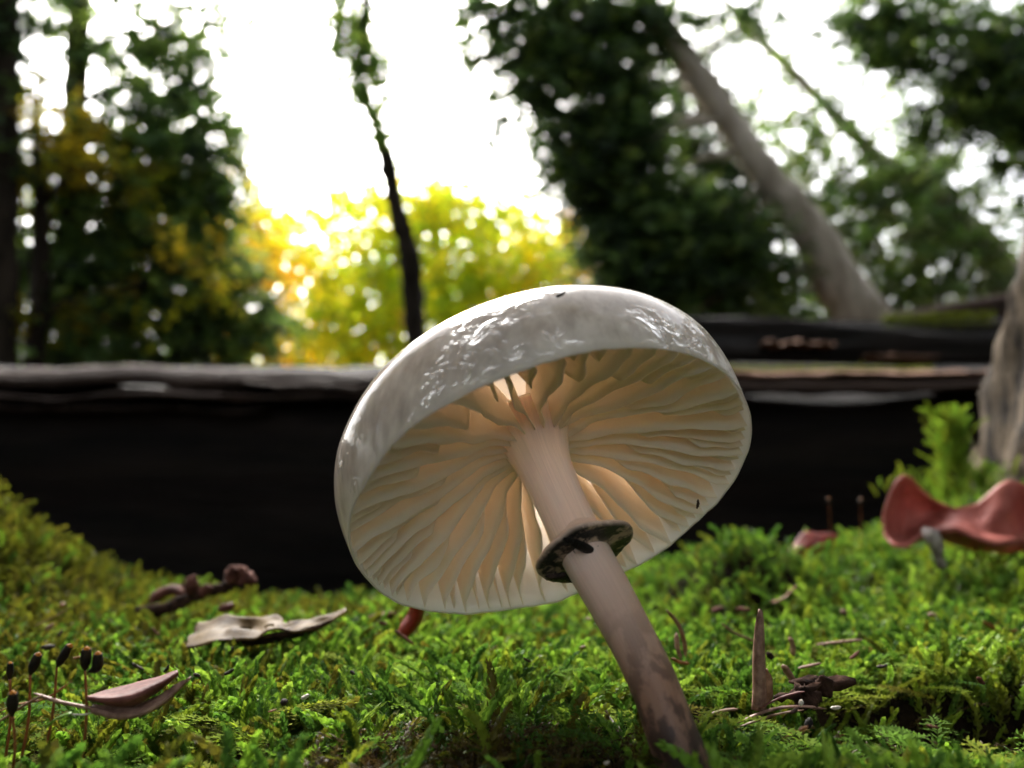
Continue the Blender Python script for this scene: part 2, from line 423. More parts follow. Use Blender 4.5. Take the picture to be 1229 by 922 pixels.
# ------------------------------------------------------------------ trees
LEAF_CONIFER, LEAF_BROAD = 'conifer', 'broad'
def foliage(clumps, d, kind, cols, dens=1.0, leaf=0.05, depth=0.8):
    """clumps of sprigs; each clump is (px, row, rx, ry[, weight]) seen at depth d. returns verts, quads, colours"""
    V, C = [], []
    for cl in clumps:
        px, py, rx, ry = cl[:4]; wgt = cl[4] if len(cl) > 4 else 1.0
        dd = cl[5] if len(cl) > 5 else d
        c = at(px, py, dd); ax, az = rx / FPX * dd, ry / FPX * dd; ay = depth * (ax + az) / 2
        per = 22 if kind == LEAF_CONIFER else 11
        n = max(4, int(dens * wgt * rx * ry / 2000 * (84.0 if kind == LEAF_CONIFER else 78.0)))
        u = rng.normal(size=(n, 3)); u /= np.linalg.norm(u, axis=1)[:, None]
        rad = rng.uniform(0.15, 1.12, n)**0.6
        s = c + (u * rad[:, None]) * np.array([ax, ay, az])
        dr = u * np.array([1, 1, 0.3]) + rng.normal(size=(n, 3)) * 0.5 + np.array([0, 0, -0.35 if kind == LEAF_CONIFER else 0.0])
        dr /= np.linalg.norm(dr, axis=1)[:, None]
        side = np.cross(dr, rng.normal(size=(n, 3)) * 0.35 + np.array([0, 0, 1.0])); side /= np.linalg.norm(side, axis=1)[:, None]
        base = cols[rng.integers(0, len(cols), n)] * rng.uniform(0.65, 1.35, n)[:, None]
        L = leaf * (5.0 if kind == LEAF_CONIFER else 4.0)
        tpos = np.tile(np.linspace(0, 1, per), (n, 1)) + rng.normal(size=(n, per)) * 0.03
        sg = np.tile(np.where(np.arange(per) % 2, 1.0, -1.0), (n, 1))
        p = s[:, None] + dr[:, None] * (tpos * L)[..., None] + rng.normal(size=(n, per, 3)) * leaf * (0.12 if kind == LEAF_CONIFER else 0.6)
        ld = side[:, None] * sg[..., None] + dr[:, None] * 0.8 + rng.normal(size=(n, per, 3)) * 0.35
        ld /= np.linalg.norm(ld, axis=2)[..., None]
        ln = leaf * rng.uniform(0.7, 1.3, (n, per, 1)) * (1.15 - 0.6 * tpos[..., None] if kind == LEAF_CONIFER else 1.0)
        nr = rng.normal(size=(n, per, 3)); wd = np.cross(ld, nr); wd /= np.linalg.norm(wd, axis=2)[..., None] + 1e-9
        wd = wd * ln * (0.30 if kind == LEAF_CONIFER else 0.42)
        q = np.stack([p, p + ld * ln * 0.45 + wd, p + ld * ln, p + ld * ln * 0.45 - wd], 2).reshape(-1, 3)
        V.append(q); C.append(np.repeat(np.repeat(base, per, 0) * rng.uniform(0.85, 1.15, (n * per, 1)), 4, 0))
    V = np.concatenate(V); C = np.concatenate(C)
    return V, np.arange(len(V)).reshape(-1, 4), C
def to_ground(P, rad):
    P = list(map(np.array, P)); rad = list(rad)
    dirv = P[0] - P[1]
    if dirv[2] < 0:
        k = (P[0][2] + 0.05) / -dirv[2]
        if k > 0: P.insert(0, P[0] + dirv * k); rad.insert(0, rad[0] * 1.25)
    return P, rad
def tree(name, label, cat, trunk, d, clumps, kind, cols, bark, group=None, dens=1.0, leaf=0.05, limbs=True, lbr=0.014, wob=0.35):
    """trunk: list of (px, row, width px[, depth]); clumps as in foliage"""
    P = [at(t[0], t[1], t[3] if len(t) > 3 else d) for t in trunk]
    Rr = [t[2] / 2 / FPX * (t[3] if len(t) > 3 else d) for t in trunk]
    P, Rr = to_ground(P, Rr)
    root = empty(name, P[0])
    n = 8 * len(P)
    path = catmull(P, n); rad = catmull(np.array(Rr)[:, None], n)[:, 0]
    v, f = tube(path, rad, 14, wob=wob)
    tr = child('trunk', mesh('trunk', v, f), M[bark], root)
    if limbs:
        for cl in clumps:
            c = at(cl[0], cl[1], cl[5] if len(cl) > 5 else d) + rng.normal(size=3) * 0.04
            i = int(np.argmin(np.linalg.norm(path - (c - np.array([0, 0, 0.25 * np.linalg.norm(c[:2] - path[n // 2][:2])])), axis=1)))
            b = path[i]; mid = (b + c) / 2 + np.array([0, 0, 0.06]) + rng.normal(size=3) * 0.05
            pp = catmull([b, mid, c, c + (c - mid) * 0.7], 12)
            v, f = tube(pp, np.linspace(min(rad[i] * 0.6, lbr * 1.6), lbr * 0.25, 12), 6, wob=0.3)
            child('limb', mesh('limb', v, f), M[bark], root)
    if clumps:
        v, f, c = foliage(clumps, d, kind, cols, dens, leaf)
        child('crown', big_mesh('crown', v, f, c), M['foliage' if kind == LEAF_CONIFER else 'broadleaf'], root, smooth=False)
    tag(root, label, cat, group)
    return root
A = np.array
DARKGREEN = A([(0.050, 0.092, 0.036), (0.032, 0.058, 0.030), (0.090, 0.145, 0.046), (0.048, 0.076, 0.048)])
MIDGREEN = A([(0.15, 0.25, 0.08), (0.11, 0.19, 0.08), (0.21, 0.29, 0.085)])
OLIVE = A([(0.16, 0.14, 0.02), (0.10, 0.10, 0.02), (0.22, 0.16, 0.02)])
YELLOW = A([(0.74, 0.64, 0.07), (0.62, 0.62, 0.07), (0.78, 0.60, 0.07), (0.52, 0.56, 0.06)])
GOLD = A([(0.70, 0.50, 0.05), (0.68, 0.42, 0.05), (0.58, 0.50, 0.06)])
LIME = A([(0.46, 0.56, 0.06), (0.54, 0.58, 0.06), (0.34, 0.48, 0.06)])
HAZEGREEN = A([(0.09, 0.12, 0.055), (0.065, 0.095, 0.045), (0.12, 0.14, 0.06)])

tree('conifer_tree', 'tall dark green conifer with drooping sprays and small sky gaps, beside yellow maples', 'tree',
     [(95, 470, 40), (85, 300, 34), (90, 120, 28), (100, -80, 22)], 5.0,
     [(120, 20, 65, 40, .8), (185, 105, 65, 60, .9), (225, 165, 60, 50, 1.5), (210, 40, 50, 40), (270, 8, 30, 22, 1.3), (235, 85, 40, 28, .6), (130, 205, 90, 50),
      (200, 235, 60, 45, 1.4), (90, 275, 85, 50), (180, 290, 75, 55, 1.3), (100, 350, 100, 50), (210, 345, 90, 60, 1.6), (285, 380, 50, 50, 1.6), (60, 405, 80, 40),
      (190, 410, 120, 40, 1.5), (120, 440, 160, 22, 1.5), (20, 320, 40, 50), (240, 260, 40, 45, 1.2), (255, 200, 25, 60, 1.0), (130, 150, 50, 35, .6)],
     LEAF_CONIFER, np.concatenate([DARKGREEN, MIDGREEN, MIDGREEN * 1.3]), 'darkbark', 'conifers round the clearing', 0.86, 0.055)
tree('conifer_tree', 'dark straight conifer trunk cut by the left edge with sparse sprays', 'tree',
     [(-4, 470, 46), (0, 250, 40), (4, 60, 34), (8, -120, 30)], 4.4,
     [(-10, 60, 30, 60), (-20, 180, 30, 60), (6, 0, 26, 30)], LEAF_CONIFER, DARKGREEN, 'darkbark', 'conifers round the clearing', 1.2, 0.05)
tree('broadleaf_tree', 'olive yellow broadleaf tree showing through the left conifer', 'tree',
     [(40, 470, 24), (50, 300, 20), (45, 200, 12), (40, 110, 6)], 4.6,
     [(35, 150, 45, 40), (60, 195, 55, 45, .8), (20, 220, 30, 40), (150, 215, 40, 35, .5), (110, 160, 30, 30, .4), (36, 385, 12, 35, 1.2), (140, 385, 40, 30, .3), (20, 110, 20, 25, .6), (240, 330, 40, 60, .4)],
     LEAF_BROAD, np.concatenate([OLIVE, OLIVE * 1.5, YELLOW * .7]), 'darkbark', 'autumn broadleaf trees', .8, 0.045)
tree('maple_tree', 'pale golden yellow maple beside the left conifer, washed out by sky', 'tree',
     [(335, 470, 16), (325, 380, 14), (315, 300, 10), (310, 220, 6)], 9.0,
     [(290, 240, 30, 40, .7), (310, 285, 55, 35, .9), (325, 325, 60, 40, 1.0), (365, 360, 50, 45, .9), (350, 405, 60, 30, 1.2), (300, 310, 40, 45, .9), (345, 250, 30, 20, .35), (300, 430, 60, 28, 1.3), (380, 435, 60, 24, 1.3)],
     LEAF_BROAD, np.concatenate([YELLOW, GOLD]), 'darkbark', 'autumn broadleaf trees', 1.0, 0.085)
tree('maple_tree', 'lime yellow maple crown standing behind the thin crooked sapling', 'tree',
     [(545, 470, 22), (535, 380, 18), (525, 300, 12), (520, 220, 6)], 8.2,
     [(430, 295, 75, 50), (480, 255, 75, 38), (560, 265, 75, 42), (600, 305, 70, 40), (520, 330, 90, 60, 1.2), (420, 395, 60, 40, 1.2), (450, 350, 60, 50), (600, 350, 60, 40),
      (585, 238, 24, 14, .8), (500, 400, 80, 40, 1.0), (640, 330, 50, 40, .9), (440, 438, 70, 26, 1.4), (560, 430, 90, 28, 1.4), (650, 410, 70, 40, 1.4)],
     LEAF_BROAD, np.concatenate([YELLOW, LIME, LIME]), 'darkbark', 'autumn broadleaf trees', 1.0, 0.08)
tree('maple_tree', 'small orange gold maple tucked against the dark right conifer', 'tree',
     [(690, 470, 12), (688, 380, 10), (685, 300, 7), (682, 260, 4)], 8.8,
     [(660, 300, 45, 25), (692, 300, 22, 35, 1.3), (640, 318, 35, 20), (700, 335, 24, 24, 1.0), (655, 345, 45, 25)],
     LEAF_BROAD, GOLD, 'darkbark', 'autumn broadleaf trees', 1.1, 0.075)
tree('sapling', 'thin crooked dark sapling with a sparse leafy top before the lime maple', 'tree',
     [(503, 470, 26), (498, 390, 25), (492, 310, 24), (476, 250, 21), (464, 190, 20), (448, 140, 15), (432, 100, 13), (438, 40, 12), (440, -40, 10)], 4.5,
     [(405, 42, 18, 30, 3), (425, 75, 20, 40, 2.2), (445, 100, 14, 50, 2.2), (425, 10, 26, 22, 2.4), (455, 65, 10, 30, 2.0), (468, 178, 14, 12, 3), (444, 130, 10, 20, 2.6)],
     LEAF_BROAD, np.concatenate([MIDGREEN, MIDGREEN * 1.3, DARKGREEN]), 'darkbark', None, 1.0, 0.035, True, 0.008, 0.5)
tree('conifer_tree', 'leaning conifer with pale grey trunk and heavy black green crown', 'tree',
     [(1048, 430, 66), (1030, 380, 62), (962, 265, 46), (905, 190, 38), (850, 110, 34), (790, 25, 30), (730, -70, 24)], 4.6,
     [(640, 25, 75, 38, 1.4), (700, 90, 75, 60, 1.4), (735, 190, 60, 65, 1.8), (690, 185, 50, 45), (590, 12, 35, 24), (602, 80, 12, 35, 1.0), (570, 62, 20, 10, 1.2), (592, 150, 10, 26, .8),
      (620, 110, 16, 50, .7), (810, 275, 90, 50, 2.0), (760, 320, 55, 48, 2.0), (850, 325, 95, 48, 2.0), (905, 345, 75, 36, 1.6, 5.4), (850, 165, 45, 45, 1.6, 5.3), (855, 225, 60, 45, 1.6, 5.3),
      (780, 20, 65, 32, 1.2), (740, 245, 45, 45, 1.5), (830, 110, 30, 50, 1.2, 5.2), (760, 130, 22, 60, 1.5), (900, 20, 30, 30, .9), (880, 270, 50, 40, 1.4, 5.3), (790, 385, 90, 28, 1.8), (900, 385, 90, 20, 1.6, 5.4), (720, 30, 60, 50, 1.0), (640, 95, 30, 40, .5)],
     LEAF_CONIFER, np.concatenate([DARKGREEN, DARKGREEN, MIDGREEN]), 'palebark', 'conifers round the clearing', 1.1, 0.05)
tree('conifer_tree', 'thin bare topped trunk leaning the same way, above hazy grey green foliage', 'tree',
     [(1255, 390, 44), (1195, 312, 40), (1130, 248, 30), (1050, 185, 17), (960, 95, 13), (880, 12, 11), (830, -40, 9)], 6.0,
     [(1055, 285, 95, 60, .9), (1000, 215, 65, 50, .8), (950, 125, 45, 45, .45), (1125, 335, 80, 36, 1.2), (1085, 235, 80, 45, .8), (985, 160, 60, 40, .5), (1010, 330, 40, 40, .8), (1120, 375, 110, 24, 1.4), (1150, 290, 60, 40, .9), (930, 60, 40, 30, .3), (1095, 205, 28, 30, 1.4)],
     LEAF_CONIFER, np.concatenate([HAZEGREEN, MIDGREEN]), 'palebark', 'conifers round the clearing', 1.0, 0.06)
tree('conifer_tree', 'bright green conifer boughs hanging over the leaning trunks', 'tree',
     [(1420, 470, 60), (1400, 300, 54), (1380, 100, 46), (1370, -80, 40)], 4.2,
     [(1130, 45, 70, 45), (1195, 110, 55, 55, 1.4), (1040, 25, 28, 38, 1.2), (1205, 25, 50, 40), (1150, 140, 45, 30, .9), (1216, 190, 18, 35), (1085, 15, 40, 25, .8), (1225, 260, 16, 26, .8), (1270, 120, 60, 80), (1120, 120, 30, 30, .5), (1060, 85, 20, 20, .5)],
     LEAF_CONIFER, np.concatenate([MIDGREEN, DARKGREEN]), 'darkbark', 'conifers round the clearing', 1.0, 0.05)
# unseen conifers added beside, behind and over the camera to block sky light
def blocker_tree(x, y, hgt, rad, label, cols, nsp=900, leaf=0.10, low=0.15):
    root = empty('conifer_tree', (x, y, 0))
    P = catmull([(x, y, -0.05), (x + 0.1, y, hgt * 0.5), (x, y + 0.1, hgt)], 20)
    v, f = tube(P, np.linspace(0.14, 0.02, 20), 10, wob=0.3)
    child('trunk', mesh('trunk', v, f), M['darkbark'], root)
    h = rng.uniform(low, 1.0, nsp); a = rng.uniform(0, 2 * math.pi, nsp)
    r = rad * (1.05 - h)**0.6 * rng.uniform(0.15, 1.0, nsp)**0.5
    s = np.stack([x + r * np.cos(a), y + r * np.sin(a), h * hgt], 1)
    per = 14
    dr = np.stack([np.cos(a), np.sin(a), -0.3 + 0 * a], 1) + rng.normal(size=(nsp, 3)) * 0.3; dr /= np.linalg.norm(dr, axis=1)[:, None]
    side = np.cross(dr, A([0, 0, 1.0])); t = np.linspace(0, 1, per)
    sg = np.where(np.arange(per) % 2, 1.0, -1.0)
    p = s[:, None] + dr[:, None] * (t * leaf * 6)[None, :, None]
    ld = side[:, None] * sg[None, :, None] + dr[:, None] * 0.6 + rng.normal(size=(nsp, per, 3)) * 0.3
    wd = np.cross(ld, rng.normal(size=(nsp, per, 3)) + A([0, 0, 1.5])); wd *= leaf * 0.4 / (np.linalg.norm(wd, axis=2)[..., None] + 1e-9); ld = ld * leaf * 1.4
    q = np.stack([p, p + ld * 0.45 + wd, p + ld, p + ld * 0.45 - wd], 2).reshape(-1, 3)
    c = np.repeat(cols[rng.integers(0, len(cols), nsp)] * rng.uniform(0.7, 1.3, nsp)[:, None], per * 4, 0)
    child('crown', big_mesh('crown', q, np.arange(len(q)).reshape(-1, 4), c), M['foliage'], root, smooth=False)
    tag(root, label, 'tree', 'unseen conifers added to block sky light')
for (x, y, hh, rr, lo, lab) in (
        (-2.9, -1.6, 5.5, 1.6, .15, 'shorter unseen conifer added behind the photographer to block light, on the olive mound side'),
        (3.2, -1.9, 6.0, 1.6, .15, 'unseen conifer added behind the photographer to block light, on the lichened trunk side'),
        (-4.4, 0.9, 6.0, 1.7, .15, 'unseen light blocking conifer beyond the end of the long log, olive mound side'),
        (4.9, 1.2, 6.0, 1.7, .15, 'unseen light blocking conifer beyond the end of the long log, lichened trunk side'),
        (0.4, -2.1, 7.5, 2.5, .42, 'tall unseen conifer with high bare trunk, boughs added over the moss to block sky')):
    blocker_tree(x, y, hh, rr, lab, DARKGREEN, 900 if lo < .3 else 420, 0.13, lo)

# lichened trunk on the right of the bank
edge = [(1150, 640), (1160, 585), (1172, 500), (1188, 420), (1208, 350), (1226, 285), (1252, 190), (1285, 60), (1330, -120)]
dt = 0.36; rt = [0.078, 0.074, 0.071, 0.069, 0.067, 0.066, 0.064, 0.062, 0.06]
P = [at(px, py, dt) + A([r + 0.018, 0, 0]) for (px, py), r in zip(edge, rt)]
P.insert(0, A([P[0][0] - 0.004, P[0][1], 0.0])); rt.insert(0, 0.095)
path = catmull(P, 110); rad = catmull(A(rt)[:, None], 110)[:, 0]
v, f = tube(path, rad, 80)
v = A(v)
ctr = np.concatenate([np.repeat(path, 80, 0), path[[0, -1]]]); dv = v - ctr; nl = np.linalg.norm(dv, axis=1)[:, None] + 1e-9
for i in range(len(v) - 2):
    a = math.atan2(dv[i][1], dv[i][0])
    q = Vector((math.cos(a) * 3.2, math.sin(a) * 3.2, v[i][2] * 5))
    ridge = 1 - abs(mnoise.noise(q)) * 2
    v[i] += dv[i] / nl[i] * (0.011 * (ridge - 0.6) + 0.004 * mnoise.noise(Vector((math.cos(a) * 12, math.sin(a) * 12, v[i][2] * 26))) + 0.0018 * mnoise.noise(Vector((math.cos(a) * 40, math.sin(a) * 40, v[i][2] * 90))))
tk = empty('tree_trunk', P[0])
child('bark', mesh('bark', v, f), M['lichenbark'], tk)
tag(tk, 'lichen grey furrowed tree trunk with a mossy foot, behind the curled red leaf', 'tree trunk')

# ------------------------------------------------------------------ the mushroom
W = A([-0.28120, 0.55410, 0.78352]); W /= np.linalg.norm(W)
O = A([0.00568664, 0.10104786, -0.00046324]) + CAM
EA = np.cross(W, [1, 0, 0]); EA /= np.linalg.norm(EA); EB = np.cross(W, EA)
RC = 0.02588
def cp(r, phi, h): return O + W * h + r * (math.cos(phi) * EA + math.sin(phi) * EB)
stem_px = [(636, 508, .1075), (648, 545, .1040), (668, 592, .1000), (702, 663, .0945), (743, 738, .0897), (780, 812, .0862), (805, 876, .0838), (822, 925, .0826), (836, 975, .0815), (846, 1020, .0806)]
stem_d = [0.0120, 0.0078, 0.0064, 0.0060, 0.0055, 0.0052, 0.0053, 0.0056, 0.0062, 0.0068]
SP = A([at(*q) for q in stem_px])
mush = empty('mushroom', tuple(SP[-2]))
def wob(phi, k): return mnoise.noise(Vector((math.cos(phi) * k, math.sin(phi) * k, 3.3)))
outer = []
for i in range(46):
    u = i / 45
    s, c = math.sin(u * math.pi / 2), math.cos(u * math.pi / 2)
    outer.append((RC * max(c, 1e-9)**0.325 * (1 + 0.0776 * math.sin(math.pi * u)), 0.01567 * s**0.876))
outer[-1] = (0.0, 0.01567)
inner_pts = A([(0.02568, 0.0001), (0.02566, 0.0010), (0.02562, 0.0030), (0.0255, 0.0060), (0.0244, 0.0094), (0.0210, 0.0121), (0.0150, 0.0134), (0.0080, 0.0138), (0.0001, 0.0139)])
inner = catmull(inner_pts, 30)
NPH = 168
def cap_point(r, h, phi):
    rr = r * (1 + 0.010 * wob(phi, 1.4) + 0.004 * wob(phi, 5)); hh = h + (0.0007 * wob(phi, 2.2) + 0.00018 * wob(phi, 11)) * max(0, 1 - h / 0.006)
    return cp(rr, phi, hh)
def revolve(profile):
    v = []; f = []
    for (r, h) in profile:
        for k in range(NPH): v.append(cap_point(r, h, 2 * math.pi * k / NPH))
    for i in range(len(profile) - 1):
        for k in range(NPH): f.append((i * NPH + k, i * NPH + (k + 1) % NPH, (i + 1) * NPH + (k + 1) % NPH, (i + 1) * NPH + k))
    return v, f
lip = [(0.02568, 0.0001), (0.02578, -0.0001)]
v, f = revolve(lip + [(r, h) for r, h in outer])
me = mesh('cap', v, f)
rv = np.repeat(np.exp(-np.maximum(A([h for _, h in lip + outer]), 0) / 0.0009), NPH)
me.color_attributes.new('tint', 'FLOAT_COLOR', 'POINT').data.foreach_set('color', np.stack([rv, rv, rv, np.ones_like(rv)], 1).astype(np.float32).ravel())
cap = child('cap', me, M['cap'], mush)
tag(cap, 'glistening grey white slimy dome')
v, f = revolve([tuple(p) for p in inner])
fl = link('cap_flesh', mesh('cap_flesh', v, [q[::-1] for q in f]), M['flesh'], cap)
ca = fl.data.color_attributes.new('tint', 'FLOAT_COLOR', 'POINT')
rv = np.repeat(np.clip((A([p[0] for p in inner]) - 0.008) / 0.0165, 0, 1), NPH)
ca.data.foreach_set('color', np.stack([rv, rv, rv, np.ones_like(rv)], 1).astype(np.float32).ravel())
fl.data.transform(Matrix.Translation(-mush.location))
hin = lambda r: float(np.interp(-r, -inner[:, 0], inner[:, 1]))
def gill(phi, r0, kind):
    """one lamella: thin closed blade hanging from the flesh, its free edge kinked and gently wavy"""
    nr, nh = 28, 7
    r1 = 0.02552
    nb = lambda k: mnoise.noise(Vector((math.cos(phi) * 2.2, math.sin(phi) * 2.2, k)))      # neighbours wave together
    jit = rng.normal(size=4)
    kink = 0.0190 + 0.0012 * nb(1) + 0.0004 * jit[0]; drop = 1 + 0.18 * jit[1] * 0.6
    pts = A([(0.0028, 0.0062), (0.0042, 0.0080), (0.0080, 0.0074), (0.0125, 0.0055), (kink - 0.002, 0.0034), (kink, 0.0026 * drop), (0.0225, 0.0011), (0.0242, 0.0004), (0.02552, 0.0001)])
    rs = np.linspace(r0, r1, nr); he = np.interp(rs, pts[:, 0], pts[:, 1])
    he = he + 0.00010 * np.sin(rs * 900 + 3 * nb(2)) + 0.00003 * np.sin(rs * 2600 + jit[2])
    if kind:                                  # short gills taper away into the flesh towards the stem
        t = np.clip((rs - r0) / (0.0045 if kind == 1 else 0.0040), 0, 1)**0.7
        top = A([hin(r) for r in rs]); he = top - (top - he - (0.0003 if kind == 1 else 0.0005)) * t
    a1, a2, p1, p2 = 0.00058 + 0.0003 * nb(4), 0.00014, 3.0 * nb(5) + 0.25 * jit[3], 4.0 * nb(6)
    v = []
    for s in (1, -1):
        for i, r in enumerate(rs):
            top = hin(r) + 0.0004
            fade = min(1.0, (0.0260 - r) / 0.002)
            for j in range(nh):
                w = j / (nh - 1)
                h = top + (he[i] - top) * w
                off = w**1.3 * fade * (a1 * math.sin(r * 350 + p1) + a2 * math.sin(r * 1100 + p2)) + 0.0006 * math.sin(r * 150 + 2 * nb(7)) * (r / RC)
                th = 0.00034 * (1 - 0.62 * w)
                v.append(cp(r, phi, h) + (-math.sin(phi) * EA + math.cos(phi) * EB) * (off + s * th / 2))
    n = nr * nh; f = []
    for i in range(nr - 1):
        for j in range(nh - 1):
            a, b, c, d = i * nh + j, (i + 1) * nh + j, (i + 1) * nh + j + 1, i * nh + j + 1
            f += [(a, b, c, d), (n + d, n + c, n + b, n + a)]
        f.append((i * nh + nh - 1, (i + 1) * nh + nh - 1, n + (i + 1) * nh + nh - 1, n + i * nh + nh - 1))
    for j in range(nh - 1):
        f.append((j, j + 1, n + j + 1, n + j))
    return v, f
NG = 24
for k in range(NG):
    p0 = 2 * math.pi * (k + rng.normal() * 0.07) / NG; st = 2 * math.pi / NG
    for (dp, r0, kind) in ((0, 0.0028, 0), (0.5, rng.uniform(0.0085, 0.0140), 1), (0.25, rng.uniform(0.0160, 0.0205), 2), (0.75, rng.uniform(0.0160, 0.0205), 2)):
        if kind == 2 and rng.random() < 0.45: continue
        v, f = gill(p0 + dp * st + rng.normal() * 0.006, r0, kind)
        o = link('gill', mesh('gill', v, f), M['gill'], cap)
        o.data.transform(Matrix.Translation(-mush.location))
# stem
n, seg = 120, 40
path = catmull(SP, n); rad = catmull(A(stem_d)[:, None] / 2, n)[:, 0]
arc = np.concatenate([[0], np.cumsum(np.linalg.norm(np.diff(path, axis=0), axis=1))]); tt = 1 - arc / arc[-1]
v, f = tube(path, rad, seg); v = A(v)
tint = np.zeros((len(v), 3), np.float32)
for i in range(n):
    for k in range(seg):
        a = 2 * math.pi * k / seg; q = i * seg + k
        tint[q] = (tt[i], 0.5 + 0.5 * math.cos(a), 0.5 + 0.5 * math.sin(a))
        d = v[q] - path[i]
        v[q] = path[i] + d * (1 + 0.035 * mnoise.noise(Vector((math.cos(a) * 1.5, math.sin(a) * 1.5, tt[i] * 9))) + 0.018 * mnoise.noise(Vector((math.cos(a) * 9, math.sin(a) * 9, tt[i] * 5))))
tint[-2] = (1, .5, .5); tint[-1] = (0, .5, .5)
me = mesh('stem', v, f)
ca = me.color_attributes.new('tint', 'FLOAT_COLOR', 'POINT'); c4 = np.ones((len(v), 4), np.float32); c4[:, :3] = tint
ca.data.foreach_set('color', c4.ravel())
child('stem', me, M['stem'], mush)
# ring: a short thick collar flaring round the stem, dirty on its under face
ir = int(np.argmin(np.linalg.norm(path - at(703, 662, .0945), axis=1)))
RO = path[ir]; RW = path[ir - 6] - path[ir + 6]; RW /= np.linalg.norm(RW)
RW = RW + 0.10 * A([0.5, 0, 0]) ; RW /= np.linalg.norm(RW)
ra = np.cross(RW, [1, 0, 0]); ra /= np.linalg.norm(ra); rb = np.cross(RW, ra)
prof = [(0.0028, 0.0036, 0), (0.0032, 0.0024, 0), (0.0041, 0.0017, 0), (0.0051, 0.0013, 0), (0.0060, 0.0010, 0), (0.0065, 0.0006, .05), (0.00655, 0.0002, .5), (0.0061, 0.0000, 1), (0.0050, 0.0001, 1), (0.0040, 0.0001, 1), (0.0032, -0.0001, .9), (0.0024, -0.0006, .5)]
v, f, tint = [], [], []
ns = 72
for (r, h, u) in prof:
    for k in range(ns):
        a = 2 * math.pi * k / ns; w = wob(a + 1, 1.6)
        rr = r * (1 + (0.06 * w + 0.012 * wob(a, 6)) * (r / 0.006)) if r > 0.003 else r
        hh = h + (0.0007 * wob(a + 2, 1.2) + 0.00012 * wob(a, 7)) * (r / 0.006)**2
        rr *= 0.94 if rr > 0.0034 else 1.0
        v.append(RO + RW * hh + rr * (math.cos(a) * ra + math.sin(a) * rb)); tint.append((u,) * 3)
for i in range(len(prof) - 1):
    for k in range(ns): f.append((i * ns + k, i * ns + (k + 1) % ns, (i + 1) * ns + (k + 1) % ns, (i + 1) * ns + k))
me = mesh('ring', v, f)
ca = me.color_attributes.new('tint', 'FLOAT_COLOR', 'POINT'); c4 = np.ones((len(v), 4), np.float32); c4[:, :3] = A(tint)
ca.data.foreach_set('color', c4.ravel())
rg = child('ring', me, M['ring'], mush)
tag(rg, 'flared collar, tan above and blackened beneath')
tag(mush, 'translucent white mushroom with slimy domed cap, ring and leaning brownish stem', 'mushroom')

# small creatures and crumbs on it
M['beetle'] = plain('dark_chitin', (0.003, 0.0025, 0.0025), (0.014, 0.011, 0.010), 900, 0.6, 0.5, 0.0004, spec=0.12)
M['crumb'] = plain('dark_crumb', (0.010, 0.006, 0.004), (0.05, 0.03, 0.02), 900, 0.8, 0.8, 0.0006)
def lump(pts, rads, seg=12, flat=0.8): return tube(catmull(pts, 18), catmull(A(rads)[:, None], 18)[:, 0], seg, flat)
def ring_d(px, py, off=0.0):                 # depth of the ring's under face under this pixel
    u = at(px, py, 1.0) - CAM
    return float((RO - RW * 0.0004 - CAM) @ RW / (u @ RW)) - off
IP = lambda x, y, off=.0004: at(x, y, ring_d(x, y, off + .0006))
ins = empty('insect', tuple(IP(702, 656)))
v, f = lump([IP(684, 650), IP(692, 653, .0006), IP(705, 659, .0007), IP(716, 666, .0006)], [0.0003, 0.00062, 0.00066, 0.00022])
child('abdomen', mesh('abdomen', v, f), M['beetle'], ins)
v, f = lump([IP(678, 647), IP(682, 649), IP(687, 651)], [0.00028, 0.00045, 0.00035]); child('head', mesh('head', v, f), M['beetle'], ins)
for pts in ([(712, 663), (716, 659), (718, 655)], [(709, 664), (711, 670), (709, 675)], [(698, 653), (703, 647), (705, 652)], [(690, 655), (688, 660), (690, 664)], [(702, 660), (703, 666), (700, 670)]):
    v, f = tube(catmull([IP(x, y, .0006) for x, y in pts], 8), np.linspace(0.00008, 0.00004, 8), 6); child('leg', mesh('leg', v, f), M['beetle'], ins)
v, f = tube(catmull([IP(679, 647), IP(684, 642), IP(691, 643)], 8), 0.00004, 5); child('antenna', mesh('antenna', v, f), M['beetle'], ins)
tag(ins, 'small black insect clinging under the mushroom ring against the stem', 'insect')
def crumb(name, label, px, py, d, lx, ly, ang, mat='crumb', cat='debris', group=None, asp=0.6):
    c, s = math.cos(ang), math.sin(ang); k = lx / 2
    pts = [at(px - c * k, py + s * k, d), at(px + s * k * .12, py + c * k * .12, d), at(px + c * k, py - s * k, d)]
    r = ly / 2 / FPX * d
    v, f = tube(catmull(pts, 12), r * A([0.15, .55, .8, .95, 1, .95, 1, .9, .85, .7, .45, .12]), 9, asp, wob=0.5)
    o = link(name, mesh(name, v, f), M[mat])
    return tag(o, label, cat, group)
crumb('dirt_lump', 'black dirt lump stuck at the low edge of the mushroom ring', 668, 690, ring_d(668, 690, .0004), 28, 13, 0.15)
crumb('dirt_flake', 'tiny black flake lying on top of the slimy cap', 673, 353, .0825, 15, 6, 0.45)
crumb('bark_chip', 'tiny brown chip stuck on the white gills near the rim', 837, 605, .1035, 12, 5, 1.45)

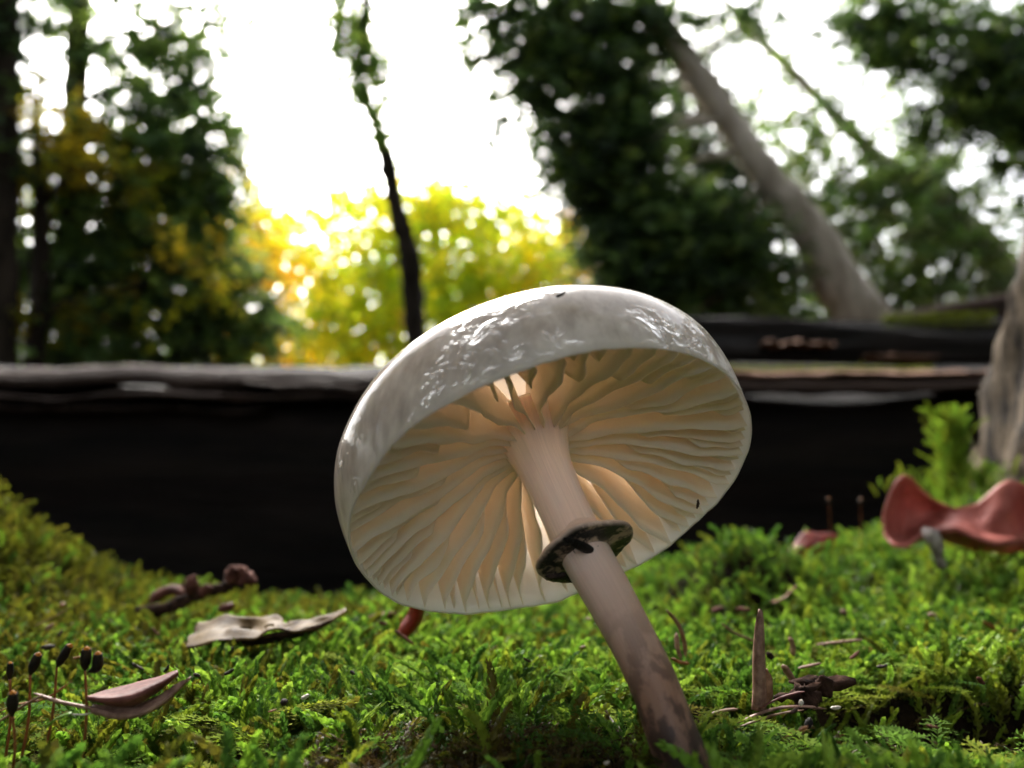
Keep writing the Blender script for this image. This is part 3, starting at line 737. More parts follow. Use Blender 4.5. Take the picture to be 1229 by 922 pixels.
# ------------------------------------------------------------------ moss
def leaf5(base, d, nrm, side, L, Wd, cup):
    return [base, base + d * L * .45 + side * Wd, base + d * L * .5 + nrm * cup, base + d * L * .45 - side * Wd, base + d * L + nrm * cup * -0.3]
F5 = [(0, 1, 2), (0, 2, 3), (1, 4, 2), (2, 4, 3)]
def shoot_proto(nleaf, seed, flat=False, nod=0.5, slim=1.0, ll=1.0):
    r = np.random.default_rng(seed); V, F, T = [], [], []
    cur = lambda t: A([0.30 * nod * 2 * t**2.2, 0.06 * math.sin(3 * t + seed), t - 0.28 * nod * t**3])
    for k in range(nleaf):
        t = 0.10 + 0.90 * (k / (nleaf - 1))**0.85
        p = cur(t); tg = cur(t + .02) - cur(t - .02); tg /= np.linalg.norm(tg)
        a = (math.pi * (k % 2) + r.normal() * .35) if flat else k * 2.4 + r.normal() * .2
        e1 = np.cross(tg, A([0, 1, 0.1])); e1 /= np.linalg.norm(e1); e2 = np.cross(tg, e1)
        rd = math.cos(a) * e2 + math.sin(a) * e1
        op = 0.95 - 0.65 * t
        d = tg * math.cos(op) + rd * math.sin(op); nrm = rd * math.cos(op) - tg * math.sin(op); side = np.cross(d, nrm)
        L = ll * (0.24 - 0.09 * t) * r.uniform(.85, 1.15); w = L * 0.33 * slim
        b = len(V); V += leaf5(p, d, nrm, side, L, w, 0.05 * L / .2); F += [tuple(b + i for i in q) for q in F5]; T += [t] * 5
    for k in range(3):                                   # stem
        t0, t1 = k / 3, (k + 1) / 3; b = len(V); w = 0.022
        V += [cur(t0) + A([w, 0, 0]), cur(t0) - A([w, 0, 0]), cur(t1) - A([w, 0, 0]), cur(t1) + A([w, 0, 0])]
        F += [(b, b + 1, b + 2), (b, b + 2, b + 3)]; T += [t0, t0, t1, t1]
    return A(V), A(F), A(T)
def frond_proto(seed, npin=9, nl=9, curl=0.3):
    r = np.random.default_rng(seed); V, F, T = [], [], []
    def leafs(cur, n, size, tbase):
        for k in range(n):
            t = (k + .5) / n; p = cur(t); tg = cur(t + .03) - cur(t - .03); tg /= np.linalg.norm(tg)
            up = A([0, 0, 1.0]); e2 = np.cross(tg, up); e2 /= np.linalg.norm(e2) + 1e-9
            for s in (1, -1):
                d = tg * 0.75 + e2 * s * 0.62 + up * r.uniform(-.05, .35); d /= np.linalg.norm(d)
                sd = np.cross(d, up + r.normal(size=3) * .3); sd /= np.linalg.norm(sd)
                L = size * (1.1 - .5 * t) * r.uniform(.8, 1.2); b = len(V)
                V.extend([p, p + d * L * .4 + sd * L * .17 + up * L * .05, p + d * L + up * L * .12, p + d * L * .4 - sd * L * .17 + up * L * .05])
                F.extend([(b, b + 1, b + 2), (b, b + 2, b + 3)]); T.extend([tbase] * 4)
    main = lambda t: A([t, 0.05 * math.sin(4 * t + seed), 0.45 * t - curl * t**2.5])
    leafs(main, 14, .11, .8)
    for k in range(npin):
        t0 = .12 + .8 * k / npin
        for s in (1, -1):
            ln = 0.36 * (1 - .75 * t0) * r.uniform(.75, 1.2); b0 = main(t0); lift = r.uniform(-.05, .25)
            cur = lambda t, b0=b0, s=s, ln=ln, lift=lift: b0 + A([.55 * t * ln + .1 * ln * t * t, s * .85 * t * ln, lift * ln * t - .25 * ln * t * t])
            leafs(cur, max(3, int(nl * ln / .36)), .075, .4 + .6 * t0)
    return A(V), A(F), A(T)
def scatter(name, protos, pos, size, tip, foot, yaw=None, lean=None, label='', cat='moss', mat='moss'):
    """every shoot real geometry, all in one mesh. pos (N,3), size (N,), tip / foot colours (N,3)"""
    N = len(pos); which = rng.integers(0, len(protos), N)
    yaw = rng.uniform(0, 2 * math.pi, N) if yaw is None else yaw
    lx, ly = (rng.normal(size=(2, N)) * 0.28) if lean is None else lean
    Vs, Fs, Cs = [], [], []; off = 0
    for k, (pv, pf, pt) in enumerate(protos):
        i = np.where(which == k)[0]
        if not len(i): continue
        c, s = np.cos(yaw[i]), np.sin(yaw[i])
        x = pv[None, :, 0] * c[:, None] - pv[None, :, 1] * s[:, None]
        y = pv[None, :, 0] * s[:, None] + pv[None, :, 1] * c[:, None]
        z = np.repeat(pv[None, :, 2], len(i), 0)
        x = x + z * lx[i][:, None]; y = y + z * ly[i][:, None]
        q = np.stack([x, y, z], -1) * size[i][:, None, None] + pos[i][:, None]
        Vs.append(q.reshape(-1, 3)); Fs.append((pf[None] + (np.arange(len(i)) * len(pv))[:, None, None] + off).reshape(-1, 3))
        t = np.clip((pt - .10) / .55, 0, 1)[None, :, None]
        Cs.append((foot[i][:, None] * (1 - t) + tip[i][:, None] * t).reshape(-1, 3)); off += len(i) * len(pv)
    o = link(name, big_mesh(name, np.concatenate(Vs), np.concatenate(Fs), np.concatenate(Cs)), M[mat])
    return tag(o, label, cat, kind='stuff')
def lay(n, ymin, ymax, spread=0.70, keep=None):
    y = np.sqrt(rng.uniform(ymin**2, ymax**2, n)); x = (rng.uniform(-1, 1, n)) * (spread * y + 0.02)
    if keep is not None:
        k = rng.random(n) < keep(x, y); x, y = x[k], y[k]
    return x, y
BRIGHT = A([(0.185, 0.31, 0.042), (0.14, 0.26, 0.036), (0.24, 0.35, 0.06)])
DEEP = A([(0.07, 0.15, 0.025), (0.05, 0.11, 0.022), (0.10, 0.18, 0.03)])
GOLDM = A([(0.19, 0.25, 0.028), (0.16, 0.22, 0.025), (0.22, 0.25, 0.035)])
OLIVEM = A([(0.115, 0.120, 0.016), (0.08, 0.088, 0.014), (0.13, 0.115, 0.02)])
BROWNM = A([(0.075, 0.05, 0.022), (0.05, 0.03, 0.015), (0.10, 0.075, 0.03)])
def pick(pal, n): return pal[rng.integers(0, len(pal), n)] * rng.uniform(0.75, 1.25, (n, 1))
def blend(cols, w):                                         # choose one palette per shoot with weights w (N,k)
    w = np.maximum(w, 1e-6); w = w / w.sum(1)[:, None]; c = np.cumsum(w, 1); u = rng.random(len(w))[:, None]
    k = (u > c).sum(1).clip(0, len(cols) - 1)
    allc = np.stack([pick(p, len(w)) for p in cols], 1)
    return allc[np.arange(len(w)), k]
bare = lambda x, y: np.clip(1.25 * np.exp(-((x + .003) / .019)**4) * np.clip((.1075 + .004 * np.sin(x * 420) - y) / .004, 0, 1) + .9 * gau(x, y, .030, .109, .011, .006) + .8 * gau(x, y, .052, .104, .016, .006) + 1.5 * gau(x, y, .085, .1195, .034, .0060) * (x > .04) + .8 * gau(x, y, -.040, .092, .010, .006), 0, 1)
stemfree = lambda x, y: np.hypot(x - SP[-2][0], y - SP[-2][1]) > 0.0036
protos = [shoot_proto(26, s, s % 3 == 0, nod, sl, .74) for s, nod, sl in ((1, .5, 1), (2, .35, 1.1), (3, .6, 1.2), (4, .8, 1), (5, .25, .8), (6, .5, 1.2), (8, .7, 1.1))]
x, y = lay(22500, 0.072, 0.335, keep=lambda x, y: np.clip(0.155 / y, .30, 1.0) * (1 - .93 * bare(x, y)) * stemfree(x, y))
n = len(x); patch = vnoise(x, y, 22, 1.0)
wl_ = gau(x, y, -0.20, .24, .075, .06)
cols = blend([BRIGHT, DEEP, GOLDM, OLIVEM], np.stack([0.9 + 1.2 * patch + 0 * x, 0.6 - 1.1 * patch + .5 * (x < -.02), .12 + 1.2 * gau(x, y, .085, .137, .045, .010) + .3 * (x > .08), .05 + 22 * wl_ + .9 * gau(x, y, -.06, .09, .03, .02)], 1))
sz = rng.uniform(0.0065, 0.0105, n) * np.clip(1.06 - .6 * y, .85, 1.0) * (1 - .35 * gau(x, y, .06, .10, .03, .01)) * np.where((y > .19) & (rng.random(n) < .05), 1.35, 1.0) * (1 + .28 * vnoise(x, y, 45, 6.0))
pos = np.stack([x, y, bank(x, y) - 0.0012], 1)
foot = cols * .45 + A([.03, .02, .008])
far = y > 0.185
lowp = [shoot_proto(14, s, s % 3 == 0, nod, sl, 1.0) for s, nod, sl in ((11, .5, 1), (12, .35, 1.1), (13, .6, 1.1), (14, .8, 1))]
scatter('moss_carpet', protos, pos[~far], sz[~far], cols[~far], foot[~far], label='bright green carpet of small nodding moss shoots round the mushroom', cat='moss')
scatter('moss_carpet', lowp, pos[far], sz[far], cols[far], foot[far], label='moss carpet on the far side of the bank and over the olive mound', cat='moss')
# feathery fronds in the foreground
fp = [frond_proto(s, 9, 8, cu) for s, cu in ((1, .3), (2, .2), (3, .45), (4, .35))]
x, y = lay(1900, 0.066, 0.185, keep=lambda x, y: (np.clip(.25 + 1.0 * gau(x, y, -.055, .095, .03, .03) + .9 * gau(x, y, .05, .100, .045, .018) + .8 * gau(x, y, .085, .137, .045, .012) + .5 * gau(x, y, -.01, .10, .02, .02), 0, 1)) * (1 - bare(x, y)) * stemfree(x, y))
n = len(x)
cols = blend([BRIGHT, DEEP, GOLDM, OLIVEM], np.stack([.7 + 0 * x, .45 + 0 * x, .25 + 1.5 * gau(x, y, .085, .137, .045, .012) + .5 * gau(x, y, -.055, .095, .03, .03), .2 + .8 * gau(x, y, -.06, .09, .02, .02)], 1))
pos = np.stack([x, y, bank(x, y) + 0.0022], 1)
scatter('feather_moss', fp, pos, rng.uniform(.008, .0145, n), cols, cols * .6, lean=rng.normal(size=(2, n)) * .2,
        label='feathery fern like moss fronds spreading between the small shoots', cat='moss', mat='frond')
# withered brown moss in the bare patches
bp = [shoot_proto(16, s, False, .9, .55, .9) for s in (31, 32, 33)]
x, y = lay(9000, 0.062, 0.15, keep=lambda x, y: np.clip(bare(x, y) * .9, 0, 1) * stemfree(x, y) * (1 - .9 * gau(x, y, .085, .1195, .034, .0045) * (x > .04)))
n = len(x); cols = blend([BROWNM, OLIVEM, DEEP], np.tile(A([1.0, .25, .12]), (n, 1)))
scatter('withered_moss', bp, np.stack([x, y, bank(x, y) - .001], 1), rng.uniform(.003, .006, n), cols, cols * .7, lean=rng.normal(size=(2, n)) * .7,
        label='withered brown moss in the bare patches of the bank', cat='moss')
# moss at the foot of the lichened trunk and under the grey log
k = 620
px = rng.normal(1143, 8, k); row = rng.uniform(505, 625, k); dd = rng.uniform(.320, .345, k)
px += np.where(row > 570, rng.normal(12, 30, k), 0)
pos = A([at(a, b, c) for a, b, c in zip(px, row, dd)])
cols = blend([BRIGHT, GOLDM], np.tile(A([.7, .5]), (k, 1)))
scatter('trunk_moss', lowp[:4], pos, rng.uniform(.004, .0085, k), cols, cols * .6, lean=np.stack([rng.normal(-.5, .4, k), rng.normal(-.5, .4, k)]),
        label='bright moss tuft climbing the foot of the lichened trunk', cat='moss')
k = 900
u = rng.random(k); pos = A([at(1062 + 130 * a, 388 - 3 * a + rng.normal() * 2.5, 1.33) for a in u])
cols = blend([GOLDM, OLIVEM], np.tile(A([.7, .5]), (k, 1)))
scatter('log_moss', lowp[:3], pos, rng.uniform(.007, .012, k), cols, cols * .6, label='yellow green moss strip along the top of the black rotten log', cat='moss')
k = 1500
u = rng.random(k); pos = A([at(860 + 260 * a, 446 + rng.normal() * 1.5, .815 + rng.uniform(0, .03)) for a in u**1.4])
cols = blend([OLIVEM, GOLDM], np.tile(A([.8, .3]), (k, 1)))
scatter('log_moss', lowp[:3], pos, rng.uniform(.003, .006, k), cols, cols * .6, label='thin olive moss line along the long fallen log by its red splinter', cat='moss')

# ------------------------------------------------------------------ leaves, needles, twigs on the moss
def dry(name, c0, c1, scale=300, trans=0.25, rough=0.5, stretch=(1, 1, 1)):
    t = NT(name); k = t.noise(scale, 6, 0.62, t.coord(stretch)); c = t.ramp(k, [(0.35, c0), (0.66, c1)])
    p = t.n('ShaderNodeBsdfPrincipled', {'Base Color': c, 'Roughness': rough, 'Specular IOR Level': 0.14, 'Normal': t.bump(k, .4, .0004)})
    tr = t.n('ShaderNodeBsdfTranslucent', {'Color': c})
    return t.done(t.sh_mix(trans, p.outputs[0], tr.outputs[0]))
M['redleaf'] = dry('red_brown_leaf', (0.26, 0.065, 0.05), (0.44, 0.145, 0.115), 110, .25, .42)
M['crimson'] = dry('crimson_leaf', (0.10, 0.012, 0.008), (0.26, 0.04, 0.022), 260, .3, .45)
M['beige'] = dry('beige_leaf', (0.045, 0.021, 0.006), (0.17, 0.108, 0.040), 260, .25, .6)
M['scale'] = dry('bud_scale', (0.075, 0.022, 0.018), (0.17, 0.062, 0.050), 520, .08, .45)
M['needle'] = dry('brown_needle', (0.11, 0.055, 0.04), (0.32, 0.19, 0.14), 700, .05, .5)
M['tanneedle'] = dry('tan_needle', (0.12, 0.06, 0.035), (0.28, 0.17, 0.105), 700, .1, .5)
M['rust'] = dry('rust_needle', (0.13, 0.045, 0.018), (0.30, 0.12, 0.04), 700, .1, .5)
M['greenleaf'] = dry('fresh_leaflet', (0.10, 0.22, 0.025), (0.20, 0.34, 0.05), 300, .45, .4)
M['twig'] = plain('dark_twig', (0.008, 0.005, 0.004), (0.060, 0.032, 0.022), 500, .9, .8, .0006, spec=.05)
M['bud'] = plain('red_bud', (0.04, 0.014, 0.010), (0.14, 0.055, 0.038), 350, .8, .6, .0006, spec=.1)
M['capsule'] = plain('moss_capsule', (0.005, 0.004, 0.003), (0.022, 0.014, 0.006), 800, .6, .3, .0002, spec=.12)
M['mouth'] = dry('capsule_mouth', (0.22, 0.06, 0.006), (0.50, 0.20, 0.02), 900, .35, .35)
M['seta'] = dry('capsule_stalk', (0.14, 0.045, 0.018), (0.26, 0.10, 0.035), 500, .15, .4)
M['pale'] = dry('pale_seed', (0.42, 0.36, 0.30), (0.62, 0.56, 0.48), 900, .1, .4)

def net(rows): return [[at(*p) for p in r] for r in rows]
# curled red-brown leaf on the right
d0 = .232
up = [(1063, 606, d0 + .004), (1085, 570, d0 + .006), (1118, 598, d0 + .012), (1148, 610, d0 + .010), (1178, 601, d0 + .010), (1210, 577, d0 + .008), (1240, 588, d0 + .004), (1272, 604, d0)]
m1 = [(1060, 628, d0 + .003), (1084, 606, d0 + .014), (1114, 616, d0 + .016), (1146, 620, d0 + .008), (1176, 622, d0 + .006), (1208, 612, d0 + .004), (1236, 614, d0 + .010), (1272, 624, d0 + .006)]
m2 = [(1064, 646, d0 - .001), (1084, 638, d0 + .010), (1112, 632, d0 + .010), (1144, 630, d0 + .003), (1174, 640, d0), (1206, 640, d0 + .002), (1234, 640, d0 + .008), (1272, 646, d0 + .006)]
m3 = [(1074, 657, d0 - .005), (1090, 654, d0 - .003), (1110, 640, d0 - .001), (1142, 636, d0 - .002), (1172, 647, d0 - .005), (1202, 652, d0 - .006), (1230, 646, d0 - .002), (1272, 652, d0 - .002)]
m4 = [(1078, 655, d0 - .002), (1094, 653, d0 + .001), (1114, 644, d0 + .003), (1140, 650, d0 + .004), (1168, 659, d0 + .004), (1200, 662, d0 + .003), (1230, 662, d0 + .003), (1272, 666, d0 + .003)]
rl = empty('curled_leaf', tuple(at(1150, 668, d0)))
v, f = sheet(net([up, m1, m2, m3, m4]), 70, 34, .0007, rough=.0005)
child('blade', mesh('blade', v, f), M['redleaf'], rl)
M['greystalk'] = dry('grey_stalk', (0.14, 0.11, 0.10), (0.34, 0.29, 0.27), 400, .05, .6)
v, f = tube(catmull([at(1108, 636, d0 - .004), at(1117, 643, d0 - .008), at(1124, 656, d0 - .008), at(1126, 668, d0 - .007), at(1130, 680, d0 - .006)], 20), catmull(A([.0009, .0020, .0018, .0012, .0014])[:, None], 20)[:, 0], 12, .75, wob=.4)
child('stalk', mesh('stalk', v, f), M['greystalk'], rl)
tag(rl, 'large reddish brown curled leaf with two raised lobes before the lichened trunk', 'leaf')
dl = dm(690) * .97
rr = empty('leaf_scrap', tuple(at(965, 680, dl)))
v, f = sheet(net([[(938, 676, dl), (962, 642, dl + .004), (985, 640, dl + .006), (1006, 642, dl + .006)], [(944, 680, dl - .003), (968, 656, dl - .001), (985, 656, dl), (1002, 652, dl + .003)], [(950, 684, dl - .004), (970, 664, dl - .002), (984, 666, dl), (994, 660, dl)]]), 30, 12, .0005, rough=.0006)
child('blade', mesh('scrap_blade', v, f), M['crimson'], rr)
v, f = tube(catmull([at(976, 664, dl - .002), at(984, 674, dl - .003), at(992, 684, dl - .003)], 10), .0009, 8, .6, wob=.4); child('stalk', mesh('scrap_stalk', v, f), M['twig'], rr)
tag(rr, 'crimson folded leaf scrap sunk in moss beside the dark gap behind the cap', 'leaf')
db = dm(772) * .985
v, f = sheet(net([[(238, 744, db + .006), (262, 741, db + .007), (300, 742, db + .008), (336, 741, db + .008), (352, 748, db + .006), (384, 741, db + .006), (414, 733, db + .006)],
                  [(230, 760, db + .002), (262, 754, db + .003), (298, 755, db + .004), (332, 752, db + .004), (352, 753, db + .003), (384, 745, db + .004), (414, 735, db + .005)],
                  [(222, 776, db - .003), (256, 772, db - .003), (294, 766, db - .002), (330, 759, db - .001), (354, 757, db), (386, 749, db + .002), (413, 737, db + .004)]]),
             64, 18, .00035, holes=((6, 10, 18, 22), (9, 12, 27, 32), (0, 3, 36, 40)), rough=.0011, fray=.6)
bl = empty('dry_leaf', tuple(at(310, 776, db)))
child('blade', mesh('dry_blade', v, f), M['beige'], bl)
v, f = sheet(net([[(280, 771, db - .001), (330, 762, db), (372, 753, db + .001), (398, 745, db + .003)], [(290, 775, db + .004), (335, 769, db + .005), (370, 760, db + .006), (392, 750, db + .006)]]), 30, 6, .0006, rough=.0004)
child('folded_edge', mesh('folded_edge', v, f), M['twig'], bl)
tag(bl, 'torn beige dry leaf with small holes lying on the moss', 'leaf')
ds = .0905
bs = empty('bud_scale', tuple(at(160, 850, ds)))
v, f = sheet(net([[(104, 836, ds), (130, 828, ds + .003), (160, 820, ds + .004), (190, 812, ds + .004), (214, 806, ds + .003)],
                  [(105, 837, ds - .001), (130, 832, ds + .0005), (160, 825, ds + .001), (190, 816, ds + .0015), (214, 807, ds + .002)],
                  [(106, 838, ds - .0015), (131, 838, ds - .002), (160, 836, ds - .002), (190, 823, ds - .0005), (214, 808, ds + .0015)],
                  [(106, 839, ds - .001), (132, 844, ds - .0015), (158, 846, ds - .001), (188, 832, ds), (214, 809, ds + .002)]]), 40, 14, .0003, rough=.00025, fray=.3)
child('blade', mesh('scale_blade', v, f), M['scale'], bs)
v, f = sheet(net([[(112, 847, ds), (150, 849, ds + .001), (195, 836, ds + .001), (229, 812, ds + .001)], [(108, 854, ds - .001), (150, 859, ds - .001), (196, 846, ds), (229, 815, ds + .001)]]), 30, 6, .0006, rough=.0003)
child('keel', mesh('keel', v, f), M['needle'], bs)
tag(bs, 'boat shaped reddish bud scale lying beside the moss capsules', 'bud scale')
def strip_thing(name, label, pts, w, mat, cat='needle', d=None, group=None, flat=.45, up=0.0, taper=.35, wob=.22, tail=None):
    d = (dm(max(p[1] for p in pts)) * .985 if d is None else d) - up
    P = catmull([at(p[0], p[1], (p[2] if len(p) > 2 else d)) for p in pts], 22)
    r = w / 2 / FPX * d * np.minimum(1, np.minimum(taper + np.linspace(0, 5, 22), .2 + np.linspace(6, 0, 22)))
    v, f = tube(P, r, 10, flat, wob=wob)
    return tag(link(name, mesh(name, v, f), M[mat]), label, cat, group)
N_ = lambda label, pts, w, mat='needle', **k: strip_thing('conifer_needle', label, pts, w, mat, **k)
dn = .1035
sn = empty('standing_needle', tuple(at(912, 856, dn)))
v, f = sheet(net([[(904, 852, dn), (906, 800, dn), (907, 765, dn), (911, 732, dn)], [(910, 853, dn - .0008), (911, 800, dn - .0008), (911, 765, dn - .0006), (912, 731, dn)], [(917, 852, dn), (917, 800, dn), (915, 765, dn), (914, 733, dn)]]), 26, 8, .0006, rough=.00012)
child('front_blade', mesh('front_blade', v, f), M['needle'], sn)
v, f = sheet(net([[(914, 850, dn + .001), (917, 820, dn + .001), (919, 802, dn + .001)], [(926, 838, dn + .0012), (926, 815, dn + .0012), (922, 804, dn + .001)]]), 16, 6, .0006, rough=.00012)
child('back_blade', mesh('back_blade', v, f), M['tanneedle'], sn)
tag(sn, 'flat brown conifer needle standing upright in the moss, split at its foot', 'needle')
N_('dark brown needle arching along the moss at the upright needle foot', [(884, 868), (925, 852), (960, 848), (992, 851)], 8, d=.1025)
N_('tan edged needle lying just below the arching dark one', [(888, 872), (930, 858), (965, 852)], 6, 'tanneedle', d=.1015)
N_('reddish needle leaning on the upright needle foot', [(912, 850), (935, 838), (955, 832), (966, 830)], 5, 'scale', d=.1020)
N_('tan curved needle passing behind the upright needle', [(866, 748), (880, 759), (896, 766), (908, 771)], 6, 'tanneedle')
N_('short pale stub needle poking from moss beside the upright needle', [(948, 765), (951, 774), (952, 788)], 9, 'tanneedle')
N_('short broad tan needle end above the black clump', [(940, 798), (946, 808), (955, 821)], 12, 'tanneedle')
N_('straight brown needle lying flat behind the short stub needle', [(980, 774), (1005, 771), (1036, 768)], 8)
N_('brown needle under the moss edge beside the black clump', [(958, 802), (972, 799), (986, 796)], 7)
N_('tan hooked needle beside the mushroom stem', [(800, 732), (813, 748), (821, 768), (823, 790)], 8, 'tanneedle')
N_('dark needle tucked behind the hooked tan needle', [(812, 760), (813, 776), (817, 792)], 9)
N_('rust coloured scrap at the foot of the hooked needle', [(806, 790), (816, 795), (828, 797)], 8, 'rust')
N_('thin rust needle pointing up from the moss behind the upright needle', [(925, 724), (942, 717), (956, 703)], 6, 'rust')
N_('reddish needle in front of the curled leaf', [(1047, 670), (1064, 677), (1085, 686)], 8, 'scale')
N_('brown needle cut by the right edge', [(1180, 746), (1195, 754), (1215, 757), (1245, 758)], 8, 'rust')
N_('short brown needle before the mushroom stem foot', [(853, 857), (868, 853), (886, 851)], 8, 'tanneedle', d=.102)
N_('long brown needle bent over the bud scale tail', [(40, 832), (70, 842), (98, 848), (126, 853)], 10, d=.0898)
N_('grey brown needle running off beside the moss capsules', [(-12, 872), (12, 858), (30, 846), (52, 834)], 7, 'tanneedle', d=.0890)
N_('dark needle crossing under the bent brown needle', [(-10, 858), (20, 846), (55, 838), (86, 818)], 5, 'rust', d=.0905)
N_('pale straw lying below the bud scale', [(84, 857), (98, 858), (110, 856)], 5, 'pale', d=.0888)
N_('thin tan needle on the olive mound foot', [(40, 752), (62, 742), (86, 728)], 4, 'tanneedle')
strip_thing('leaflet', 'small fresh green leaflet among the moss capsule stalks', [(55, 874), (66, 864), (78, 858), (86, 856)], 12, 'greenleaf', 'leaf', d=.0880, flat=.25, wob=0)
dq = dm(768) * .97
v, f = sheet(net([[(492, 724, dq + .002), (488, 742, dq + .002), (479, 762, dq + .001)], [(500, 726, dq), (496, 743, dq), (484, 763, dq)], [(508, 730, dq + .003), (505, 742, dq + .003), (490, 766, dq + .001)]]), 18, 8, .0004, rough=.0006, fray=.4)
tag(link('leaf_scrap', mesh('leaf_scrap', v, f), M['crimson']), 'small red leaf scrap standing in moss under the cap rim', 'leaf')
strip_thing('bark_chip', 'brown chip below the red scrap under the cap', [(474, 757), (484, 764), (498, 775)], 8, 'bud', 'bark chip')
strip_thing('bark_chip', 'pinkish brown chip lying beyond the torn beige leaf', [(440, 744), (456, 740), (476, 736)], 12, 'bud', 'bark chip', flat=.7)
# twig with buds beyond the beige leaf
dw = dm(724) * .955
tw = empty('budded_twig', tuple(at(220, 728, dw)))
v, f = tube(catmull([at(165, 738, dw), at(205, 728, dw), at(240, 712, dw), at(272, 704, dw), at(292, 692, dw)], 30), .0016 * np.linspace(1, .75, 30), 10, wob=.7)
child('stem', mesh('twig_stem', v, f), M['twig'], tw)
for (px, py, s, a) in ((230, 700, 22, 1.2), (292, 690, 26, 2.2), (278, 688, 20, 1.4), (248, 708, 18, .4), (300, 696, 16, 2.6)):
    c, s_ = math.cos(a), math.sin(a)
    P = [at(px - c * s / 2, py + s_ * s / 2, dw - .001), at(px, py, dw - .0015), at(px + c * s / 2, py - s_ * s / 2, dw - .001)]
    v, f = tube(catmull(P, 12), s / 2 / FPX * dw * A([.3, .6, .85, 1, 1, .95, .9, .8, .7, .55, .4, .15]), 10, .75, wob=.9)
    child('bud', mesh('bud', v, f), M['bud'], tw)
tag(tw, 'dark twig with reddish buds lying beyond the torn beige leaf', 'twig')
strip_thing('bark_chip', 'flat brown bark piece between the olive mound and the budded twig', [(180, 722), (205, 708), (228, 716)], 26, 'bud', 'bark chip', flat=.5)
crumb('pinkish_pebble', 'pinkish crumb under the budded twig', 272, 728, dm(738), 22, 17, .3, 'scale')
crumb('dark_seed', 'purplish brown seed by the thin rust needle', 893, 731, dm(742) * .99, 19, 9, -.1, 'bud', 'seed')
crumb('dark_seed', 'brown seed beside the mushroom stem, beyond the tan curved needle', 861, 731, dm(742) * .99, 16, 11, .4, 'bud', 'seed')
crumb('dark_seed', 'dark brown seed in moss above the moss capsules', 58, 776, dm(786) * .99, 17, 11, .1, 'crumb', 'seed')
crumb('dark_seed', 'flat dark seed with yellow neighbour above the bud scale', 166, 800, dm(806) * .99, 18, 7, -.5, 'crumb', 'seed')
crumb('pale_seed', 'whitish seed at the end of the arching dark needle', 1003, 849, .1005, 13, 8, .1, 'pale', 'seed')
crumb('pale_seed', 'small grey seed resting on the arching dark needle', 961, 843, .1010, 8, 8, 1.2, 'pale', 'seed')
crumb('dark_seed', 'black round seed in the moss below the arching needle', 970, 868, .0975, 14, 12, 1.2, 'beetle', 'seed')
crumb('pale_seed', 'cream bead lying on the feathery moss before the beige leaf', 366, 836, dm(846) * .985, 11, 9, .5, 'pale', 'seed')
crumb('dark_seed', 'tiny black crumb beside the cream bead', 341, 842, dm(850) * .985, 9, 13, .2, 'crumb', 'seed')
crumb('dark_seed', 'small dark bit below the torn beige leaf', 275, 806, dm(812) * .985, 15, 7, .5, 'crumb', 'seed')
crumb('pale_seed', 'white grit grain at the mushroom stem foot', 728, 915, .0815, 8, 6, .3, 'pale', 'grit')
parts = []
for k in range(9):
    a = at(rng.uniform(955, 992), rng.uniform(818, 842), .1065 + rng.uniform(-.002, .002)); dd = rng.normal(size=3) * A([.0022, .0012, .0012])
    parts.append(tube(catmull([a - dd, a + rng.normal(size=3) * .0005, a + dd], 8), .0009 * A([.3, .8, 1, .9, 1.1, .9, .7, .2]) * rng.uniform(.6, 1.3), 8, .8, wob=1.2))
v, f = join(*parts)
tag(link('rotten_wood_lump', mesh('rotten_wood_lump', v, f), M['twig']), 'black knobbly rotten wood clump beside the upright needle', 'wood')
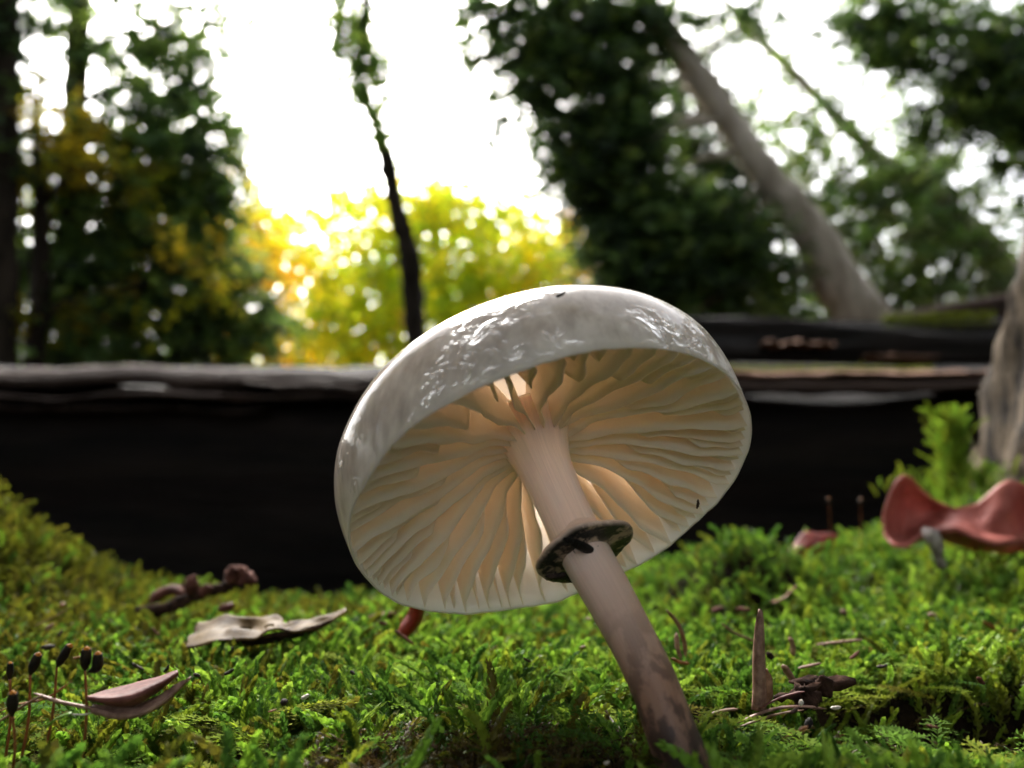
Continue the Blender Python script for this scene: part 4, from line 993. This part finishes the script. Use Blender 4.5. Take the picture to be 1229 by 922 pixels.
# moss capsules
def capsule(label, cx, cy, d, L, w, ang, foot, mouths=1, group='moss capsules on stalks'):
    """cx, cy: middle of the capsule; ang: lean from upright, clockwise; foot: (px,row) of the stalk"""
    s, c = math.sin(ang), math.cos(ang)
    top = at(cx + s * L / 2, cy - c * L / 2, d); bot = at(cx - s * L / 2, cy + c * L / 2, d)
    ft = at(foot[0], foot[1], d + .001); root = empty('moss_capsule', tuple(ft))
    r = w / 2 / FPX * d
    v, f = tube(catmull([ft, (ft * .45 + bot * .55) + A([.0004, 0, 0]), bot], 20), np.linspace(.00017, .00013, 20), 7, wob=.2); child('stalk', mesh('stalk', v, f), M['seta'], root)
    for k in range(mouths):
        o = A([.0011 * k, .0004 * k, -.0006 * k])
        v, f = tube(catmull([bot + o * .3, bot * .6 + top * .4 + o, top + o], 16), r * catmull(A([.22, .70, 1.0, 1.0, .78])[:, None], 16)[:, 0], 14, .95); b = child('urn', mesh('urn', v, f), M['capsule'], root)
        ax = (top - bot); ax /= np.linalg.norm(ax)
        v, f = tube(catmull([top + o - ax * r * .9, top + o - ax * r * .1, top + o + ax * r * .5], 10), r * A([.80, .84, .85, .82, .76, .68, .58, .45, .30, .1]), 14, .95)
        m = link('mouth', mesh('mouth', v, f), M['mouth'], b); m.data.transform(Matrix.Translation(-root.location))
    tag(root, label, 'moss capsule', group)
capsule('twin dark moss capsule with two orange mouths on one red stalk', 103, 792, .0895, 26, 13, .08, (96, 930), 2)
capsule('slender dark moss capsule leaning over with pointed orange tip', 76, 788, .0900, 30, 11, .55, (46, 935))
capsule('dark moss capsule with broad orange mouth, beside the leaning slender one', 41, 798, .0905, 26, 12, .38, (22, 930))
capsule('small upright moss capsule behind the others on the left edge', 12, 806, .0930, 20, 8, .02, (4, 925))
capsule('stout blunt moss capsule standing lowest of the capsules', 15, 846, .0860, 28, 13, .02, (12, 945))
capsule('hair thin capsule standing alone before the dark gap, pale tip', 995, 602, .262, 7, 5, .02, (996, 690))
capsule('hair thin capsule with orange tip beside the curled red leaf', 1033, 602, .268, 6, 6, .1, (1030, 690))

# crumbs of bark caught in the carpet
for k in range(30):
    row = rng.uniform(720, 905); px = rng.uniform(20, 1210)
    if 700 < px < 870 and row > 760: continue
    crumb('bark_crumb', 'small brown bark crumb caught among the green moss shoots', px, row, dm(row, .0245) * .985, rng.uniform(7, 17), rng.uniform(4, 9), rng.uniform(-1, 1),
          ('bud', 'crumb', 'twig', 'needle', 'rust')[k % 5], 'bark crumb', 'bark crumbs in the moss', rng.uniform(.4, .9))
